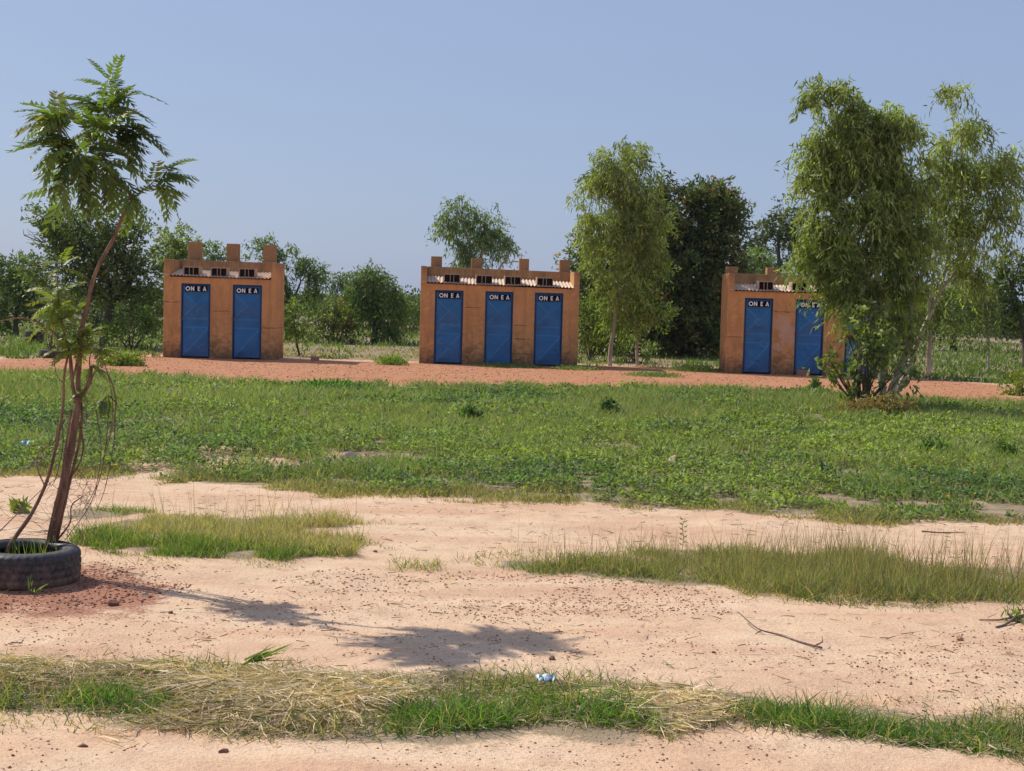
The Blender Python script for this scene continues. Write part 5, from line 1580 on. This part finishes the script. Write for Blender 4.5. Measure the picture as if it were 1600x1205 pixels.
def neem():
    foot = np_(74, 872)
    root = empty('neem_sapling', (foot.x, foot.y, 0))
    tag(root, 'young leaning neem tree with feathery leaves growing out of the big tyre', 'tree')
    off = Vector((foot.x, foot.y, 0))
    def path(px, r0, r1, name='branch', n=8, mat=BARK_RED, sub=4):
        pp = [np_(*q) - off for q in px]
        sp = smooth_path(pp, sub)
        mb = MB(); mb.tube(sp, [q * random.uniform(.88, 1.14) for q in taper(r0, r1, len(sp))], n)
        return mb.build(name, mat, root, True)
    path([(70, 895), (76, 862), (88, 810), (100, 755), (110, 705), (118, 655), (124, 620)], .028, .019, 'trunk', 10)
    path([(124, 622), (122, 595), (125, 556), (126, 520), (135, 485), (142, 450), (150, 425), (162, 400), (176, 376), (191, 341), (208, 311)], .015, .0085, 'leader', 8, BARK_RED)
    path([(208, 311), (196, 296), (180, 280), (165, 252, .05), (160, 220, .12), (170, 180, .2), (178, 150, .27), (172, 132, .3)], .0075, .003)
    path([(180, 280), (150, 262, -.1), (125, 240, -.22), (108, 215, -.32), (92, 190, -.38)], .005, .002)
    path([(165, 252, .05), (140, 215, -.05), (125, 190, -.2), (110, 180, -.3)], .004, .002)
    path([(208, 311), (225, 296, .08), (238, 286, .12), (250, 270, .15)], .005, .002)
    path([(150, 262, -.1), (125, 275, -.18), (105, 285, -.25)], .004, .002)
    path([(122, 640), (113, 600), (110, 560), (104, 535), (92, 528), (75, 512), (55, 502), (30, 497), (-10, 504)], .012, .003)
    path([(122, 628), (138, 600), (143, 572)], .013, .012, 'stub')
    path([(110, 560), (96, 500), (90, 450), (93, 410)], .006, .002)
    path([(112, 600), (118, 575), (124, 545)], .007, .004)
    path([(138, 606), (150, 580), (168, 585), (178, 610), (181, 640), (170, 690), (160, 720)], .005, .003)
    path([(143, 600), (140, 560), (150, 545), (160, 560), (172, 600), (176, 650), (165, 700)], .004, .002)
    path([(0, 880, -.1), (22, 842, -.08), (48, 805), (70, 760), (85, 710), (98, 640), (100, 590), (106, 555)], .013, .006)
    path([(70, 760), (58, 730), (62, 705), (85, 690), (90, 660)], .004, .003)
    path([(84, 862, .04), (98, 800, .04), (112, 740, .03), (124, 690, .02), (128, 640, .02), (120, 600, .02)], .012, .007)
    path([(70, 866, -.04), (84, 800, -.05), (96, 750, -.05), (104, 690, -.04), (112, 640, -.02)], .010, .006)
    path([(78, 858), (96, 836), (110, 815), (112, 790), (130, 775)], .006, .003)
    path([(120, 650, .02), (130, 690, .02), (126, 720, .02), (112, 745, .02)], .006, .004)
    cnt = 0
    # (u, v, dy, number, variants, scale, mean azimuth or None, pitch)
    C = [(172, 134, .3, 6, fr_green + fr_lime[:1], .62, None, 38), (178, 150, .28, 8, fr_green, .8, None, 20), (168, 175, .2, 9, fr_green + fr_deep, .9, None, 20),
         (150, 205, .05, 8, fr_green + fr_lime[:1], .9, None, 20), (112, 182, -.3, 8, fr_green + fr_lime, .85, 180, 25), (94, 192, -.36, 6, fr_lime + fr_green, .8, 180, 30),
         (125, 238, -.22, 9, fr_green + fr_deep, .9, None, 5), (105, 225, -.33, 7, fr_green + fr_lime, .9, 180, 5), (165, 250, .05, 8, fr_deep + fr_green, .9, None, 10),
         (180, 225, .2, 8, fr_deep, .9, 0, 25), (180, 275, 0, 5, fr_green, .75, None, 5), (140, 265, -.12, 6, fr_green + fr_deep, .85, 180, -5), (106, 284, -.25, 4, fr_green, .8, 180, -5),
         (208, 300, .03, 4, fr_green, .7, None, 5), (236, 286, .1, 5, fr_green + fr_lime[:1], .72, 0, 10), (250, 270, .15, 4, fr_green, .72, 0, 35), (195, 200, .2, 4, fr_deep, .85, 0, 15),
         (93, 415, 0, 5, fr_young, .95, None, 30), (90, 450, .05, 6, fr_young, 1.0, None, 10), (94, 475, -.05, 5, fr_young, 1.1, 180, 15), (96, 495, 0, 9, fr_young, 1.0, None, 15), (112, 520, 0, 8, fr_young, .95, None, 20), (110, 545, 0, 9, fr_young, .9, None, 20), (128, 530, .05, 7, fr_young, .9, 0, 25),
         (124, 545, 0, 6, fr_young, .85, None, 20), (150, 548, 0, 6, fr_young, .9, 0, 15), (75, 512, 0, 4, fr_young, .8, None, 20), (145, 575, 0, 4, fr_green[:2], .4, None, 0), (165, 620, 0, 5, fr_deep, .42, None, -10), (130, 610, 0, 3, fr_young, .7, None, 10)]
    for (u, v, dy, n, var, sc, az, pt) in C:
        n = int(n * (1.5 if v < 330 else 1.35) + .5)
        p = np_(u, v, dy) - off
        a0 = random.uniform(0, 360)
        for k in range(n):
            me = random.choice(var)
            o = bpy.data.objects.new('frond', me); COL.objects.link(o)
            if az is None: a = a0 + 360 * k / n + random.uniform(-20, 20)
            else: a = az + random.uniform(-75, 75)
            pitch = -R(pt + random.uniform(-45, 40))
            rot = Matrix.Rotation(R(a), 4, 'Z') @ Matrix.Rotation(pitch, 4, 'Y') @ Matrix.Rotation(R(random.uniform(-25, 25)), 4, 'X')
            s = sc * random.uniform(.78, 1.08) * (1.0 if v < 330 else .95)
            o.parent = root
            o.matrix_local = Matrix.Translation(p + Vector((random.uniform(-.02, .02), random.uniform(-.02, .02), random.uniform(-.02, .02)))) @ rot @ Matrix.Scale(s, 4)
            cnt += 1
    return root
neem()

# tangle of dry thorny twigs tied round the sapling's stem
def thorns():
    c = np_(120, 780)
    root = MB(); rr = random.Random(5)
    off = Vector((c.x, c.y, 0))
    for k in range(120):
        v0 = rr.choice([rr.uniform(620, 760), rr.uniform(720, 860), rr.uniform(700, 840)])
        u0 = rr.uniform(100, 165) - (v0 - 620) * .10 + rr.uniform(-10, 10)
        p = np_(u0, v0, rr.uniform(-.12, .12)) - off
        d = Vector((rr.uniform(-1, 1), rr.uniform(-.6, .6), rr.uniform(-1.3, .7))).normalized()
        pts = [p]
        for s in range(rr.randint(5, 10)):
            d = (d + Vector((rr.uniform(-1, 1), rr.uniform(-.7, .7), rr.uniform(-.9, .9))) * .42).normalized()
            p = p + d * rr.uniform(.018, .04); 
            if p.z < 0.01: break
            pts.append(p)
        if len(pts) > 2: root.tube(pts, taper(rr.uniform(.0010, .0020), .0006, len(pts)), 3)
    for k in range(26):
        p = np_(rr.uniform(-10, 110), rr.uniform(800, 860), rr.uniform(-.1, .2)) - off
        pts = [p]; d = Vector((rr.choice((-1, 1)), rr.uniform(-.3, .3), rr.uniform(-.2, .35))).normalized()
        for s in range(rr.randint(5, 9)):
            d = (d + Vector((rr.uniform(-1, 1), rr.uniform(-.7, .7), rr.uniform(-.7, .7))) * .3).normalized(); p = p + d * .035; pts.append(p)
        root.tube(pts, taper(.0016, .0007, len(pts)), 3)
    # a few longer arching canes
    for px in ([(170, 640), (166, 690), (158, 740), (140, 790), (112, 830), (92, 856)], [(181, 620), (178, 690), (165, 760), (150, 800)], [(150, 640), (158, 700), (150, 760), (128, 800)],
               [(95, 640), (98, 700), (80, 760), (66, 700)], [(0, 830), (30, 800), (60, 770), (96, 742)], [(100, 600), (88, 585), (86, 560), (96, 550)]):
        sp = smooth_path([np_(*q) - off for q in px], 4)
        root.tube(sp, taper(.0035, .0016, len(sp)), 5)
    o = root.build('thorn_guard', TWIG, None, False, off)
    tag(o, 'tangle of thin dry thorny twigs wrapped round the stem of the neem sapling', 'dry twigs')
thorns()

# soil and a few blades inside the tyre
def tyre_fill():
    V = []; Fc = []
    nr, na = 8, 36
    V.append((0, 0, .09))
    for r in range(1, nr + 1):
        for a in range(na):
            w = 2 * math.pi * a / na
            V.append((.27 * r / nr * math.cos(w), .27 * r / nr * math.sin(w), .075 + random.uniform(-.008, .008)))
    sizes = []
    for a in range(na):
        Fc += [0, 1 + a, 1 + (a + 1) % na]; sizes.append(3)
    for r in range(nr - 1):
        for a in range(na):
            i0 = 1 + r * na + a; i1 = 1 + r * na + (a + 1) % na
            Fc += [i0, i0 + na, i1 + na, i1]; sizes.append(4)
    me = np_mesh('soil', np.array(V), Fc, sizes)
    o = link('soil', me, simple('dark_soil', (.16, .095, .065), .95, scale=30), None, (TC.x, TC.y, 0))
    tag(o, 'dark soil filling the inside of the big tyre', 'soil', kind='stuff')
    n = 60
    th = RNG.random(n) * 6.28; r = .19 * RNG.random(n) ** .5
    P = np.stack([TC.x + r * np.cos(th), TC.y + r * np.sin(th), np.full(n, .08)], 1)
    L = .10 + .12 * RNG.random(n)
    me = blade_mesh('tyre_grass', P, unit(np.array([0, 0, 1.]) + rnd_dir(n) * .35), L, np.full(n, .004), colour_var(n, (.11, .17, .05), .3, .3), rnd_dir(n) * .02)
    tag(link('tyre_grass', me, GRASS), 'grass blades growing inside the big tyre', 'grass', kind='stuff')
tyre_fill()
clump_of_leaves('weed', 'small spiky grass weed sprouting at the front of the big tyre', 'weed', 50, 930, .035, .05, 14, .07, .009, (0.12, 0.20, 0.05), .4)

# ------------------------------------------------------------------ electric line far behind on the right
def power_line():
    pa, pb = at(1395, 470, 75), at(1790, 470, 75)
    tops = []
    for k, (p, lab) in enumerate(((pa, 'wooden power pole hidden behind the weeping eucalyptus'), (pb, 'wooden power pole beyond the right edge of the photo'))):
        mb = MB(); mb.tube([(0, 0, -.2), (0, 0, 4.45 + .15 * k)], [.10, .07], 8); mb.box((-.5, -.04, 4.1 + .15 * k), (.5, .04, 4.2 + .15 * k))
        tag(mb.build('power_pole', BARK_DARK, None, False, (p.x, p.y, 0)), lab, 'pole', 'power poles')
        tops.append(Vector((p.x, p.y, 4.25 + .15 * k)))
    mb = MB(); pts = []
    for k in range(17):
        t = k / 16; q = tops[0].lerp(tops[1], t) - tops[0]; q.z -= .25 * 4 * t * (1 - t); pts.append(q)
    mb.tube(pts, .012, 5)
    tag(mb.build('power_cable', BLACK, None, True, tops[0]), 'thin black cable crossing the sky at the right edge', 'cable')
power_line()

# ------------------------------------------------------------------ dusty air
def haze():
    mb = MB(); mb.box((-7600, -7600, -1.5), (7600, 7600, 7.5))
    m, nt, out = nmat('dusty_air')
    pv = nt.nodes.new('ShaderNodeVolumePrincipled')
    pv.inputs['Color'].default_value = (0.82, 0.87, 1.0, 1)
    pv.inputs['Density'].default_value = 0.00016
    pv.inputs['Anisotropy'].default_value = 0.2
    nt.links.new(pv.outputs[0], out.inputs['Volume'])
    tag(mb.build('haze', m), kind='stuff', label='thin dusty air over the whole plain', cat='haze')
haze()
